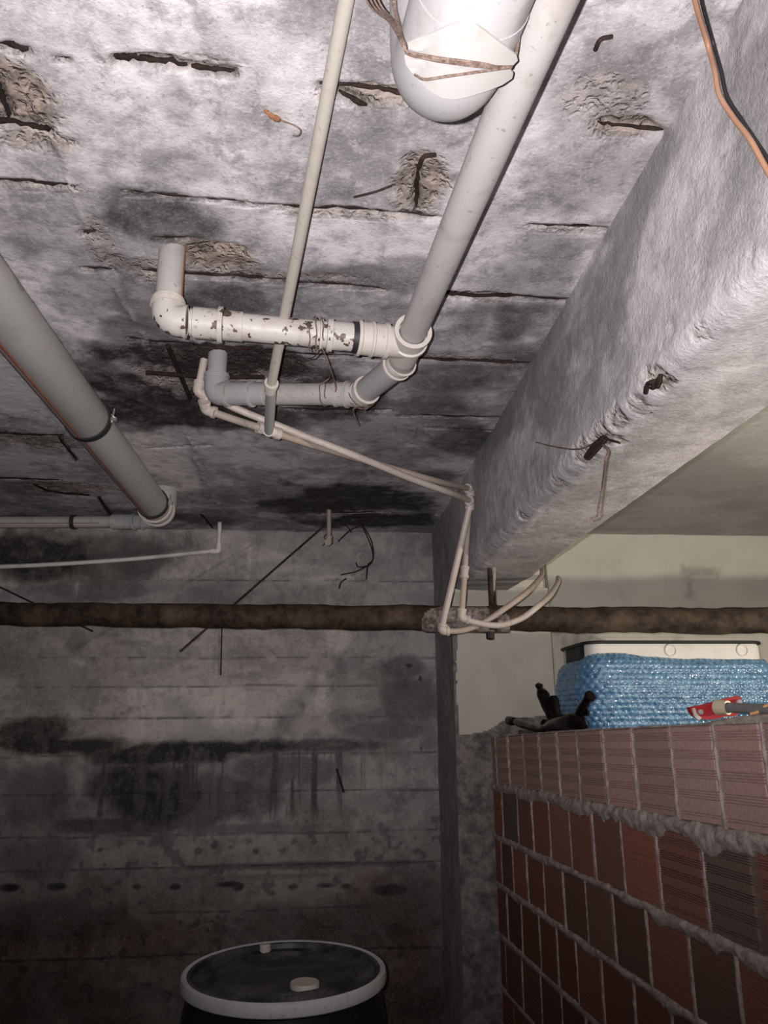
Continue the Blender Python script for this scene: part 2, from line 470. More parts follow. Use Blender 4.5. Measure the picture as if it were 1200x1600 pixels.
# ---- ceiling of the right bay (plastered)
xs2 = axis((BX1-.03, 3.2, 120)); ys2 = axis((-2.5, .6, 12), (.6, D+.02, 150))
X2, Y2 = np.meshgrid(xs2, ys2)
Z2 = H + (fbm(X2*5, Y2*5, 31, 4)-.5)*.006
d2 = sstep(.5, .7, fbm(X2*3, Y2*5, 33, 5))*.6
c2 = grid('ceiling', np.stack([X2, Y2, Z2], -1), M_BAY, (d2, d2*0, d2*0), flip=True)
props(c2, 'smooth grey plastered slab of the right bay, beyond the beam', kind='structure')

# ---- beam: swept profile left face -> arris -> soffit -> right face
prof = [(BX0, H+.02)] + [(BX0, z) for z in np.linspace(H, BZ+.03, 88)]
for k in range(1, 9):
    a = k/8*math.pi/2
    prof.append((BX0+.036-.036*math.cos(a), BZ+.03-.03*math.sin(a)))
prof += [(x, BZ) for x in np.linspace(BX0+.040, BX1-.006, 56)] + [(BX1-.002, BZ+.002), (BX1, BZ+.006)] + [(BX1, z) for z in np.linspace(BZ+.02, H+.02, 12)]
prof = np.array(prof)
yb = axis((-2.5, .4, 30), (.4, D, 800))
s_ = np.concatenate([[0], np.cumsum(np.hypot(*np.diff(prof, axis=0).T))])
S, YB = np.meshgrid(s_, yb)
PX = np.tile(prof[:, 0], (len(yb), 1)); PZ = np.tile(prof[:, 1], (len(yb), 1))
tan = np.gradient(prof, axis=0); nr = np.stack([tan[:, 1], -tan[:, 0]], -1)
nr /= np.linalg.norm(nr, axis=1)[:, None]; nr = -nr
cxm, czm = (BX0+BX1)/2, 2.25
sgn = np.sign((prof[:, 0]-cxm)*nr[:, 0]+(prof[:, 1]-czm)*nr[:, 1]); nr *= np.where(sgn == 0, 1, sgn)[:, None]
sa = s_[90]   # around the arris
disp = (fbm(S*5, YB*1.6, 71, 3, .4)-.5)*.012 + (fbm(S*30, YB*22, 72, 3)-.5)*.0024
near_ar = np.exp(-((S-sa-.01)/.05)**2)
disp -= near_ar*(sstep(.5, .72, fbm(S*42, YB*30, 73, 3))*.0022+(fbm(S*60, YB*60, 81, 2)-.5)*.0016)
bs = np.zeros_like(S)
for (px, py, rad, st) in [(1018, 603, .026, 1.0), (935, 690, .040, 1.0), (905, 715, .03, .7), (870, 762, .022, .6), (810, 815, .02, .6), (1000, 640, .03, .5), (1085, 510, .02, .3), (960, 665, .03, .7)]:
    p = onX(px, py, BX0) if py < 720 or px < 900 else onZ(px, py, BZ)
    p = onX(px, py, BX0)
    if p[2] < BZ: p = onZ(px, py, BZ)
    s0 = (H-p[2])+.02 if p[2] > BZ+.03 else sa+.01+(p[0]-BX0)*.8
    d = np.hypot(S-s0, (YB-p[1])*.8)/rad + (fbm(S*40, YB*40, 74, 4)-.5)*1.2
    bs = np.maximum(bs, st*(1-sstep(.6, 1.1, d)))
disp -= bs*(.001+.0055*fbm(S*60, YB*60, 75, 2))
edge_fade = 1-np.clip(np.exp(-((S-s_[-1])/.1)**2), 0, 1)
PX = PX+nr[None, :, 0]*disp; PZ = PZ+nr[None, :, 1]*disp
bd = sstep(.46, .66, fbm(S*5+2, YB*3.2, 76, 6, .6))*.75*(1-sstep(.18, .34, S)*.55)
bd = np.maximum(bd, sstep(.17, .02, S)*sstep(.35, .6, fbm(S*6, YB*2.5, 79, 5))*.8)
bd = np.maximum(bd, sstep(2.1, 3.1, YB+(fbm(S*6, YB*6, 80, 4)-.5)*.6)*.55)
bw = np.clip(near_ar*.22+sstep(.52, .62, fbm(S*7, YB*3, 78, 5))*.6, 0, 1)
beam = grid('concrete_beam', np.stack([PX, YB, PZ], -1), M_BEAM, (bd*(1-bs), bw, bs), flip=False)
props(beam, 'rough grey concrete beam running overhead from upper right to the column', kind='structure')

# ---- rear wall of the left bay (board-marked concrete)
xs3 = axis((-2.8, -1.75, 20), (-1.75, BX0+.04, 380)); zs3 = axis((0, .55, 20), (.55, H+.02, 310))
X3, Z3 = np.meshgrid(xs3, zs3)
py3 = lambda x, y: onY(x, y, D)[[0, 2]]
v1 = (fbm(X3*6, Z3*6, 101, 6, .62)-.5)*2; v2 = (fbm(X3*18, Z3*18, 102, 5, .65)-.5)*1.6
streak = fbm(X3*34, Z3*1.6, 103, 5, .6)
WD = [(60, 870, 90, 48, .92), (10, 860, 60, 40, .95), (190, 880, 90, 45, .72), (150, 920, 120, 22, .6), (290, 850, 40, 18, .4),
      (50, 1150, 95, 34, .9), (110, 1165, 130, 18, .95), (330, 1168, 190, 14, .95), (250, 1178, 150, 22, .9), (480, 1165, 140, 14, .8), (600, 1140, 90, 18, .55), (640, 1090, 60, 50, .62), (635, 1045, 46, 24, .65),
      (230, 1235, 100, 60, .86), (330, 1250, 120, 50, .7), (450, 1200, 120, 26, .62), (180, 1290, 120, 16, .7), (380, 1295, 120, 12, .5), (60, 1240, 70, 60, .5), (70, 1060, 60, 70, .42), (120, 1000, 26, 40, .55), (30, 1020, 60, 60, .4),
      (60, 1340, 90, 40, .42), (480, 1352, 200, 8, .6), (350, 1372, 250, 6, .35),
      (15, 1387, 18, 8, .95), (88, 1385, 16, 7, .9), (213, 1386, 10, 6, .8), (272, 1386, 10, 6, .9), (358, 1382, 24, 6, .95), (372, 1385, 10, 8, .9), (458, 1386, 9, 5, .9), (508, 1384, 18, 4, .9), (541, 1385, 10, 5, .8), (610, 1391, 28, 9, .9), (335, 1320, 8, 8, .7), (310, 1330, 7, 7, .6), (400, 1330, 6, 6, .7), (157, 1328, 6, 4, .7), (260, 1312, 12, 16, .5),
      (640, 1040, 7, 5, .95), (657, 1060, 4, 8, .9), (659, 1170, 3, 6, .9), (100, 1440, 160, 40, .5), (520, 1440, 200, 40, .4), (660, 1400, 40, 60, .4)]
WW = [(260, 1095, 140, 28, .9), (330, 1135, 110, 22, .8), (520, 1100, 130, 26, .55), (120, 1210, 14, 40, .7), (560, 1000, 110, 26, .4), (300, 1000, 160, 30, .35), (520, 880, 140, 50, .5), (115, 920, 20, 14, .9), (5, 945, 40, 12, .7), (650, 1310, 24, 16, .5), (180, 1330, 80, 16, .4), (600, 920, 60, 26, .4)]
wd = blobs(None, None, X3, Z3, py3, WD, v1*.55+v2*.25, 5)
zz = lambda y: float(py3(350, y)[1])
band = sstep(zz(1320), zz(1285), Z3)*sstep(zz(1150), zz(1185), Z3)
wd = np.clip(wd*(.75+.5*streak*band+.25*(1-band)+v2*.2), 0, 1)
wd = np.maximum(wd, sstep(.5, .66, fbm(X3*3, Z3*7, 105, 6, .6))*.36)
lines = np.array([zz(q) for q in (905, 1027, 1071, 1120, 1178, 1237, 1302, 1353, 1422, 1490)])
row = (Z3[..., None] < lines).sum(-1)
seg = np.zeros_like(row)
for q in (135, 380, 640): seg = seg+(X3 > float(py3(q, 1150)[0]))
tone = np.array([R.random() for _ in range(60)])[row*4+seg]
wd = np.maximum(wd, tone*.24*(.6+.8*streak))
sb = sstep(.50, .68, fbm(X3*60, Z3*2.2, 104, 4, .6))*sstep(zz(1305), zz(1260), Z3)*sstep(zz(1160), zz(1180), Z3)*sstep(float(py3(120, 1200)[0]), float(py3(150, 1200)[0]), X3)*sstep(float(py3(640, 1200)[0]), float(py3(520, 1200)[0]), X3)
wd = np.maximum(wd, sb*.8)
brown = sstep(zz(1240), zz(1500), Z3)*(.45+.8*fbm(X3*5, Z3*5, 107, 5))
brown = np.clip(brown+sstep(.55, .7, fbm(X3*3.5+9, Z3*3.5, 119, 5))*.25, 0, 1)
ww = np.clip(blobs(None, None, X3, Z3, py3, WW, v1*.5+v2*.2, 6)*(.5+.8*streak), 0, 1)
wd *= 1-.55*(ww*(sstep(.62, .7, streak)))
Yw = np.full_like(X3, D)+(fbm(X3*8, Z3*8, 108, 4)-.5)*.006+(fbm(X3*50, Z3*50, 109, 3)-.5)*.0018
lv = 0.0
for k, yy in enumerate([905, 1027, 1071, 1120, 1178, 1237, 1302, 1353, 1422, 1490]):
    z0 = zz(yy)
    u = Z3-z0-(fbm(X3*4, X3*0, 110+k, 4)-.5)*.008
    Yw += ((-1)**k)*.0025*sstep(-.004, .004, u)
    rg = sstep(.3, .6, fbm(X3*22, X3*0+k, 120+k, 3))
    Yw -= .0035*np.exp(-(u/.004)**2)*rg
    Yw += .003*np.exp(-((u+.006)/.004)**2)
    wd = np.maximum(wd, .75*np.exp(-((u+.003)/.0045)**2)*(.35+.65*rg))
for xp in (380, 640, 225):
    x0 = float(py3(xp, 1100)[0])
    Yw += .0025*sstep(-.003, .003, X3-x0)
holes = sstep(.70, .76, fbm(X3*28, Z3*28, 131, 2))*sstep(zz(1100), zz(1350), Z3)
Yw += holes*.006; wd = np.maximum(wd, holes*.5)
wall = grid('wall_back', np.stack([X3, Yw, Z3], -1), M_WALL, (wd, ww, brown), flip=False)
props(wall, 'dark mould-streaked board-marked concrete wall at the back of the left bay', kind='structure')

# ---- rear wall of the right bay (painted), column, floor, outer walls
def flat(name, P0, U_, V_, nu, nv, mat, amp=.004, mask=None, sc=6, seed=0, flip=False):
    u, v = np.meshgrid(np.linspace(0, 1, nu), np.linspace(0, 1, nv))
    P0, U_, V_ = map(np.array, (P0, U_, V_))
    nrm = np.cross(U_, V_); nrm = nrm/np.linalg.norm(nrm)
    lu, lv_ = np.linalg.norm(U_), np.linalg.norm(V_)
    d = (fbm(u*lu*sc, v*lv_*sc, 200+seed, 5)-.5)*amp
    P = P0+u[..., None]*U_+v[..., None]*V_+d[..., None]*nrm
    m = np.zeros_like(u) if mask is None else mask(P)
    return grid(name, P, mat, (m, m*0, m*0), flip=flip)
o = flat('wall_back', (CX1-.05, D, 0), (2.4, 0, 0), (0, 0, H+.01), 120, 140, M_WHITE, .01, seed=1,
         mask=lambda P: np.clip(sstep(.62, .75, fbm(P[..., 0]*9, P[..., 2]*9, 301, 5))*.6, 0, 1))
props(o, 'white painted wall at the back of the right bay', kind='structure')
# column
colE = empty('concrete_column', (.68, 3.05, 0), 'square column under the beam end, half cream paint and half bare grey render', kind='structure')
zc = axis((0, .6, 8), (.6, BZ+.01, 250)); xc = np.linspace(BX0, CX1, 70)
XC, ZC = np.meshgrid(xc, zc)
YC = CY+(fbm(XC*10, ZC*10, 311, 5)-.5)*.006
pyc = lambda x, y: onY(x, y, CY)[[0, 2]]
edge_l = pyc(707, 1000)[0]+.012+(fbm(ZC*9, ZC*0, 312, 5)-.5)*.03
zlow = np.interp(XC, [pyc(712, 1148)[0], pyc(760, 1132)[0], pyc(800, 1128)[0]], [pyc(712, 1148)[1], pyc(745, 1143)[1], pyc(800, 1120)[1]]) + (fbm(XC*14, XC*0, 313, 4)-.5)*.012
painted = (XC > edge_l) & (ZC > zlow)
msk = np.where(painted, 0., 1.)
YC -= painted*.003
PC = np.stack([XC, YC, ZC], -1)
t = NT('column_front'); co = t.co(); a0 = t.attr('mask')[0]
n1 = t.noise(co, 5, 6, .6); n2 = t.noise(t.co((1, 1, .45)), 90, 5, .6, .8); n3 = t.noise(co, 130, 5, .7)
pc = t.mix(t.ramp(n1, .35, .65), (.57, .53, .455), (.64, .60, .52))
n5 = t.noise(co, 24, 9, .72)
rc = t.mix(t.ramp(n5, .34, .66), (.10, .088, .084), (.29, .255, .245)); rc = t.mix(t.math('MULTIPLY', t.ramp(n3, .56, .68), .6), rc, (.05, .045, .043))
cc = t.mix(t.ramp(a0, .4, .6), pc, rc)
M_CF = t.out(cc, .82, t.bump(n3, .7, .004, t.bump(n2, .5, .004)), .25)
grid('front_face', PC, M_CF, (msk, msk*0, msk*0), colE, flip=False)
o = flat('left_face', (BX0, CY, 0), (0, D-CY+.02, 0), (0, 0, H), 50, 200, M_COLU, .006, seed=3, flip=True); o.parent = colE; o.matrix_parent_inverse = pm(colE).inverted()
o = flat('right_face', (CX1, CY, 0), (0, D-CY+.02, 0), (0, 0, BZ+.3), 12, 60, M_CREAM, .003, seed=4); o.parent = colE; o.matrix_parent_inverse = pm(colE).inverted()
# capital block that closes the gap between column head and ceiling, right of the beam
MB().box((BX1+(CX1-BX1)/2-.001, (CY+D)/2+.01, (BZ+H)/2), (CX1-BX1-.004, D-CY-.02, H-BZ)).build('column_head', M_CREAM, colE, 0)
t = NT('dirt_floor'); co = t.co(); n1 = t.noise(co, 8, 7)
M_FLOOR = t.out(t.mix(t.ramp(n1, .35, .65), (.10, .085, .075), (.2, .17, .15)), .9, t.bump(n1, .5, .01), .2)
props(MB().box((.2, .4, -.05), (6, 5.8, .1)).build('floor', M_FLOOR, None, 0), 'dark dirty floor', kind='structure')
props(MB().box((-2.85, .4, H/2), (.1, 5.8, H)).build('wall_left', M_COLU, None, 0), 'dark concrete side wall', kind='structure')
props(MB().box((3.25, .4, H/2), (.1, 5.8, H)).build('wall_side', M_CREAM, None, 0), 'plastered side wall of the right bay', kind='structure')
props(MB().box((.2, -2.55, H/2), (6, .1, H)).build('wall_front', M_COLU, None, 0), 'dark concrete wall behind the viewer', kind='structure')

# ------------------------------------------------------------ brick partition
KW = .118
DV = Vector((KW, -1, 0)).normalized(); NV = Vector((-1, -KW, 0)).normalized()    # along, outward (to the camera)
W0 = Vector((.62, 2.86, 0)); SL = 2.6
def wp(s, z, d=0): return W0+DV*s+NV*d+Vector((0, 0, z))
def lin(a, b): return lambda s: a+(b-a)*min(s, 1.6)/1.5
TOPS = [lambda s: 1.516+.058*(min(s, 1.6)/1.5)**.7, lin(1.330, 1.337), lin(1.163, 1.148), lin(1.010, .965), lin(.852, .78), lin(.69, .60)]
BOTS = [lin(1.354, 1.369), lin(1.182, 1.164), lin(1.028, .983), lin(.868, .80), lin(.705, .618), lin(.545, .44)]
t = NT('clay_brick'); co = t.co()
oi = t.n('ShaderNodeObjectInfo')
n1 = t.noise(co, 22, 6, .65); n2 = t.noise(co, 120, 5, .7)
g = t.math('FRACT', t.math('ADD', n1, oi.outputs['Random']))
c = t.mix(t.ramp(n1, .36, .66), oi.outputs['Color'], t.mix(.5, oi.outputs['Color'], t.mix(1.0, oi.outputs['Color'], (.55, .5, .5), 'MULTIPLY')))
c = t.mix(t.math('MULTIPLY', t.ramp(n2, .5, .7), .35), c, (.46, .38, .35))
wv = t.n('ShaderNodeTexWave', wave_type='BANDS', bands_direction='Z'); t.l(co, wv.inputs['Vector']); wv.inputs['Scale'].default_value = 34; wv.inputs['Distortion'].default_value = .6
M_BRICK = t.out(c, .85, t.bump(wv.outputs[1], .25, .002, t.bump(n2, .5, .002)), .25)
t = NT('brick_mortar'); co = t.co(); n1 = t.noise(co, 40, 6, .7); n2 = t.noise(co, 200, 4)
M_MORT = t.out(t.mix(t.ramp(n1, .35, .65), (.25, .20, .185), (.46, .39, .36)), .9, t.bump(n2, .7, .002, t.bump(n1, .6, .004)), .2)
wr = MB()
wr.add([wp(0, 0, -.032), wp(SL, 0, -.032), wp(SL, 1.36, -.032), wp(0, 1.345, -.032), wp(0, 0, -.11), wp(SL, 0, -.11), wp(SL, 1.36, -.11), wp(0, 1.345, -.11)],
       [(0, 1, 2, 3), (7, 6, 5, 4), (3, 2, 6, 7), (0, 4, 5, 1), (1, 5, 6, 2), (0, 3, 7, 4)])
wall_r = wr.build('wall_right', M_MORT, None, 0)
props(wall_r, 'low partition of grooved red clay bricks with pale mortar, standing against the column', kind='structure')
def brick_mesh(kind, seed):
    """unit brick: length 1 along x, height 1 along z, face at y=0, body to y=-.1 (metres)"""
    rr = random.Random(seed)
    pf = [(0.0, -.004), (.012, 0)]
    if kind == 0:
        for gc in (.10, .29, .50, .70, .89):
            for k in (-1.5, -.5, .5, 1.5) if gc > .2 else (-1, 0):
                z = gc+k*.027
                pf += [(z-.007, 0), (z-.004, -.0042), (z+.004, -.0042), (z+.007, 0)]
    else:
        for k in range(9):
            z = .1+k*.1+rr.uniform(-.01, .01)
            pf += [(z-.012, 0), (z, -.0009), (z+.012, 0)]
    pf += [(.988, 0), (1.0, -.004)]
    mb = MB(); vs = []
    for x, dy in ((0, -.0035), (.02, 0), (.98, 0), (1, -.0035)):
        vs += [(x-.5, d+dy, z-.5) for z, d in pf]
    n = len(pf)
    mb.add(vs, [(i*n+k, (i+1)*n+k, (i+1)*n+k+1, i*n+k+1) for i in range(3) for k in range(n-1)])
    b = len(mb.v)
    bk = [(-.5, -.095, -.5), (.5, -.095, -.5), (.5, -.095, .5), (-.5, -.095, .5)]
    mb.v += bk
    mb.f += [(b, b+3, b+2, b+1), (0, n, 2*n, 3*n, b+1, b), (n-1, b+3, b+2, 4*n-1, 3*n-1, 2*n-1)]
    mb.f += [tuple(list(range(n))+[b+3, b]), tuple(list(range(4*n-1, 3*n-1, -1))+[b+1, b+2])]
    return mb.mesh('brick', M_BRICK, 0)
BM = [brick_mesh(0, 1), brick_mesh(1, 2), brick_mesh(1, 3)]
J = [[-.10, .054, .178, .321, .455, .59, .727, .882, 1.031, 1.197, 1.357, 1.50, 1.655, 1.81, 1.965, 2.12, 2.275, 2.43, 2.585],
     [-.06, .093, .241, .366, .5, .645, .784, .939, 1.1, 1.271, 1.43, 1.585, 1.74, 1.895, 2.05, 2.205, 2.36, 2.515],
     [-.09, .063, .171, .296, .431, .572, .715, .865, 1.023, 1.187, 1.341, 1.50, 1.655, 1.81, 1.965, 2.12],
     [-.05, .095, .228, .378, .502, .63, .774, .934, 1.09, 1.25, 1.405, 1.56, 1.715],
     [-.1, .06, .21, .36, .51, .66, .815, .97, 1.125, 1.28], [-.04, .11, .26, .41, .56, .71, .86]]
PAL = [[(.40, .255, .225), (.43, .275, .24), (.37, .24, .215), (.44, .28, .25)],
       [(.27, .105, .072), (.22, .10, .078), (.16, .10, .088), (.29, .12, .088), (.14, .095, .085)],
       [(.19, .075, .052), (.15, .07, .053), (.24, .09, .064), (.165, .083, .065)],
       [(.14, .05, .034), (.11, .048, .037), (.18, .066, .047)]]  # lower courses darkened beyond their clay red, torch falloff put into the colour
def zrot(): return math.atan2(DV.y, DV.x)
joint_list = []
for ci in range(6):
    for i, (a, b) in enumerate(zip(J[ci][:-1], J[ci][1:])):
        a2 = max(a+.0045, .004); b2 = b-.0045
        if ci == 1 and abs(a-1.43) < .01: a2 += .008
        if ci == 1 and abs(b-1.43) < .01: b2 -= .004
        if b2-a2 < .03: continue
        sm = (a2+b2)/2
        z0, z1 = BOTS[ci](sm), TOPS[ci](sm)-(.012 if ci == 0 else 0)
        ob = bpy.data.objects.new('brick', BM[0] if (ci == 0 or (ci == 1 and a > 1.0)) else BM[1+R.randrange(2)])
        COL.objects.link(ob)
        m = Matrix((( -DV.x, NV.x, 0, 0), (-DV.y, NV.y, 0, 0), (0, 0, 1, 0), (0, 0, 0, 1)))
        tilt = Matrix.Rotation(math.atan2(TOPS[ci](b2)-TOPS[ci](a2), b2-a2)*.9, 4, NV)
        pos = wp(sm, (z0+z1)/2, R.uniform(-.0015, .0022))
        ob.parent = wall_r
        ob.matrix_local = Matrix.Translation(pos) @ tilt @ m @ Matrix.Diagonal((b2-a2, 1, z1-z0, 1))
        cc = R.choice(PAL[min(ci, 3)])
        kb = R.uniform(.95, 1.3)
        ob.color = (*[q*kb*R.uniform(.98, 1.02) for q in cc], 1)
        joint_list.append((ci, b))
# bed joints: squeezed-out ragged mortar
def bed(ci, s1, thick, droop, seed):
    """squeezed-out mortar: ragged lower edge with drips, thin far off and heavier near the camera"""
    n = int(s1/.004)
    s = np.linspace(0.005, s1, n)
    up = np.array([BOTS[ci](q) for q in s])+.001+(fbm(s*38, s*0, 400+seed, 4)-.5)*.012
    lo = np.array([TOPS[ci+1](q) for q in s])+.001
    sc = .3+.7*np.clip(s/1.3, 0, 1.3)**1.3
    big = np.clip(fbm(s*11, s*0+3, 410+seed, 3)-.42, 0, 1)*droop*4.2
    drips = np.clip(vnoise(s*95, s*0, 420+seed)-.5, 0, 1)**1.5*droop*2.6*np.clip(vnoise(s*14, s*0+9, 425+seed)*1.6-.3, 0, 1)
    lo = lo-(big+drips)*sc-fbm(s*120, s*0, 427+seed, 2)*.002
    prf = [(0, -.034), (0, -.001), (.08, .35), (.25, .7), (.42, .95), (.6, .8), (.75, .55), (.88, .3), (.97, .12), (1.0, -.0005), (1.0, -.034)]
    P = np.zeros((len(prf), n, 3))
    for k, (t_, d) in enumerate(prf):
        if d < 0: dd = np.zeros(n)+d
        else: dd = d*thick*(.25+1.1*fbm(s*55, s*0+k*.9, 440+seed, 3))*(.45+.55*sc)
        zz_ = up+(lo-up)*t_
        for i in range(n): P[k, i] = wp(s[i], zz_[i], dd[i])
    return grid('mortar_bed', P, M_MORT, parent=wall_r)
bed(0, 2.5, .012, .019, 1); bed(1, 2.4, .010, .015, 2); bed(2, 2.1, .008, .012, 3); bed(3, 1.7, .007, .010, 4); bed(4, 1.25, .007, .008, 5)
# rough mortar capping along the top
n = 300; s = np.linspace(0, 2.55, n)
tz = np.array([TOPS[0](q) for q in s])-.012
hh = .001+fbm(s*9, s*0, 451, 4)*.007+.012*np.exp(-((s-1.47)/.10)**2)
P = np.zeros((7, n, 3))
for k, (t_, d) in enumerate([(0, .001), (.5, .003), (.9, -.004), (1.05, -.03), (1.0, -.07), (.8, -.105), (-2.2, -.108)]):
    z_ = tz+hh*t_
    for i in range(n): P[k, i] = wp(s[i], z_[i], d+(vnoise(s*40, s*0+k, 452)[i]-.5)*.004)
grid('mortar_cap', P, M_MORT, parent=wall_r, flip=True)
# head joints
def head(ci, sj, seed):
    rr = random.Random(seed)
    z0, z1 = BOTS[ci](sj)-.004, TOPS[ci](sj)+(.003 if ci else -.008)
    n = 12
    mb = MB(); vs = []
    x = 0
    for k in range(n):
        x = x*.7+rr.uniform(-.0016, .0016)
        wd_ = .0046+rr.uniform(-.0016, .0018)+(.004 if k < 2 else 0)
        pr = rr.uniform(.0005, .0035)
        z = z0+(z1-z0)*k/(n-1)
        for u, d in ((-1, -.034), (-1, -.001), (-.4, pr), (.4, pr), (1, -.001), (1, -.034)):
            vs.append(wp(sj+x+u*wd_, z, d))
    mb.add(vs, [(i*6+k, i*6+k+1, (i+1)*6+k+1, (i+1)*6+k) for i in range(n-1) for k in range(5)])
    mb.build('head_joint', M_MORT, wall_r, 60)
for k, (ci, sj) in enumerate(joint_list):
    if ci < 5 and not (ci == 1 and abs(sj-1.43) < .02): head(ci, sj, 500+k)
# concrete ledge behind the partition
lg = MB().add([wp(0, 1.42, -.105), wp(SL, 1.42, -.105), (3.2, .3, 1.42), (3.2, D, 1.42), (CX1, D, 1.42), (CX1, CY-.001, 1.42),
               wp(0, 1.536, -.105), wp(SL, 1.536, -.105), (3.2, .3, 1.536), (3.2, D, 1.536), (CX1, D, 1.536), (CX1, CY-.001, 1.536)],
              [(5, 4, 3, 2, 1, 0), (6, 7, 8, 9, 10, 11)]+[(i, (i+1) % 6, 6+(i+1) % 6, 6+i) for i in range(6)])
props(lg.build('storage_ledge', M_FLOOR, None, 0), 'concrete ledge behind the brick partition', kind='structure')

# ------------------------------------------------------------ drains under the ceiling
def sleeve(mb, p0, p1, r, lip=.004, both=True):
    """pipe socket with raised lips between two points"""
    p0, p1 = Vector(p0), Vector(p1); L = (p1-p0).length
    pf = [(0, r*.86), (0, r+lip), (.006, r+lip), (.008, r), (L-.008, r)]
    pf += [(L-.006, r+lip), (L, r+lip), (L, r*.86)] if both else [(L, r*.96), (L, r*.86)]
    return mb.lathe(p0, p1-p0, pf, 32)
ZP, RP = 2.248, .0243
drain = empty('drain_pipe', onZ(645, 530, ZP), 'grey and white plastic drain, long straight pipe from top right with two side branches', 'pipe')
far = V(onZ(644, 522, ZP)); near = V(onZ(863, 0, 2.232)); dmain = (far-near).normalized()
MB().tube([near-dmain*1.2, near, far], RP, 32).build('pipe', M_PVCG2, drain)
# tee body
tee_c = far+dmain*.03
b1_a = V(onZ(585, 546, ZP))
mb = MB(); sleeve(mb, far-dmain*.012, far+dmain*.030, .031, .0035)
mb.build('collar', M_PVCRIM, drain)
mb = MB(); mb.tube([far+dmain*.01, far+dmain*.09], .0285, 28)
d_b1 = (V(onZ(330, 518, ZP))-V(onZ(585, 546, ZP))).normalized()
tj = far+dmain*.038
mb.tube([tj, tj+d_b1*.05], .0285, 28)
mb.build('tee', M_PVCRIM, drain)
mb = MB(); sleeve(mb, tj+d_b1*.04, tj+d_b1*.098, .0305, .003); mb.lathe(tj+d_b1*.066, d_b1, [(0, .03), (.002, .0335), (.006, .0335), (.008, .03)], 32)
mb.build('coupling', M_PVCRIM, drain)
MB().lathe(tj+d_b1*.097, d_b1, [(0, .025), (.0005, .0295), (.010, .0285), (.0105, .025)], 32).build('gasket', M_BLACK, drain)
# branch one: run to the left, elbow, riser into the slab
c1 = V(onZ(269, 392, H))              # where the riser meets the slab
e1 = Vector((c1.x, c1.y, V(onY(264, 500, c1.y)).z))
st1 = tj+d_b1*.10
d1 = (e1-st1).normalized()
L1 = (e1-st1).length
MB().tube([st1, e1-d1*.04], .0245, 30).build('pipe', M_PVCW, drain)
def ringset(mb, base, d, items):
    for t0, ln, r in items:
        mb.lathe(base+d*t0, d, [(0, .024), (.001, r), (ln-.001, r), (ln, .024)], 32)
mb = MB(); ringset(mb, e1, -d1, [(.028, .008, .0295), (.045, .050, .0275), (.088, .010, .0325), (.098, .035, .0268)])
mb.build('coupling', M_PVCW, drain)
tt = (V(onZ(505, 538, ZP))-e1).length
mb = MB(); ringset(mb, e1, -d1, [(tt-.012, .007, .0285), (tt+.001, .012, .0300), (tt+.012, .05, .0262)])
mb.build('coupling', M_PVCW, drain)
MB().tube([e1-d1*.034]+arc(e1, d1, (0, 0, 1), .028)+[e1+Vector((0, 0, .04))], .0275, 30).build('elbow', M_PVCW, drain)
mb = MB(); ringset(mb, e1, Vector((0, 0, 1)), [(.026, .010, .031), (.036, .006, .0285)]); mb.build('collar', M_PVCRIM, drain)
MB().tube([e1+Vector((0, 0, .03)), Vector((e1.x, e1.y, H+.03))], .0235, 30).build('riser', M_PVCG2, drain)
MB().tube([e1+Vector((.0235, -.004, .03)), Vector((e1.x+.0235, e1.y-.004, H+.01))], .0018, 8).build('print_stripe', mat_plastic('brown_print', (.22, .07, .035), amount=.2), drain)
# second joint of the main pipe, turning left to branch two
k1 = V(onZ(627, 566, ZP+.004)); k2 = V(onZ(570, 612, ZP+.012)); dk = (k2-k1).normalized()
tj2 = far+dmain*.085
mb = MB(); mb.tube([far+dmain*.07, k1, k1+dk*.03], .0275, 28); mb.build('bend', M_PVCG, drain)
mb = MB(); ringset(mb, k1, dk, [(-.006, .006, .031), (.002, .012, .0295), (.016, .006, .0315)]); mb.build('collar', M_PVCRIM, drain)
MB().tube([k1+dk*.01, k2], .0262, 28).build('pipe', M_PVCG, drain)
mb = MB(); ringset(mb, k2, dk, [(-.012, .006, .0315), (-.006, .028, .029)]); mb.build('collar', M_PVCRIM, drain)
c2_ = V(onZ(340, 560, H)); e2 = Vector((c2_.x, c2_.y, V(onY(336, 615, c2_.y)).z))
k3 = k2+dk*.018
d2_ = (e2-k3).normalized()
MB().tube([k2-dk*.005]+arc(k3, dk, d2_, .022)+[k3+d2_*.035], .0275, 28).build('elbow', M_PVCG2, drain)
mb = MB(); ringset(mb, k3, d2_, [(.030, .006, .0305), (.036, .022, .0272), (.056, .006, .0285)]); mb.build('coupling', M_PVCG2, drain)
MB().tube([k3+d2_*.03, e2-d2_*.03], .0245, 28).build('pipe', M_PVCG2, drain)
mb = MB(); ringset(mb, e2, -d2_, [(.028, .008, .0305), (.04, .05, .027), (.088, .008, .031), (.098, .03, .0262)]); mb.build('coupling', M_PVCG, drain)
MB().tube([e2-d2_*.034]+arc(e2, d2_, (0, 0, 1), .028)+[e2+Vector((0, 0, .045))], .0275, 28).build('elbow', M_PVCG, drain)
mb = MB(); ringset(mb, e2, Vector((0, 0, 1)), [(.03, .006, .0298), (.042, .006, .0298)]); mb.build('collar', M_PVCG, drain)
MB().tube([e2+Vector((0, 0, .03)), Vector((e2.x, e2.y, H+.03))], .0225, 28).build('riser', M_PVCG, drain)
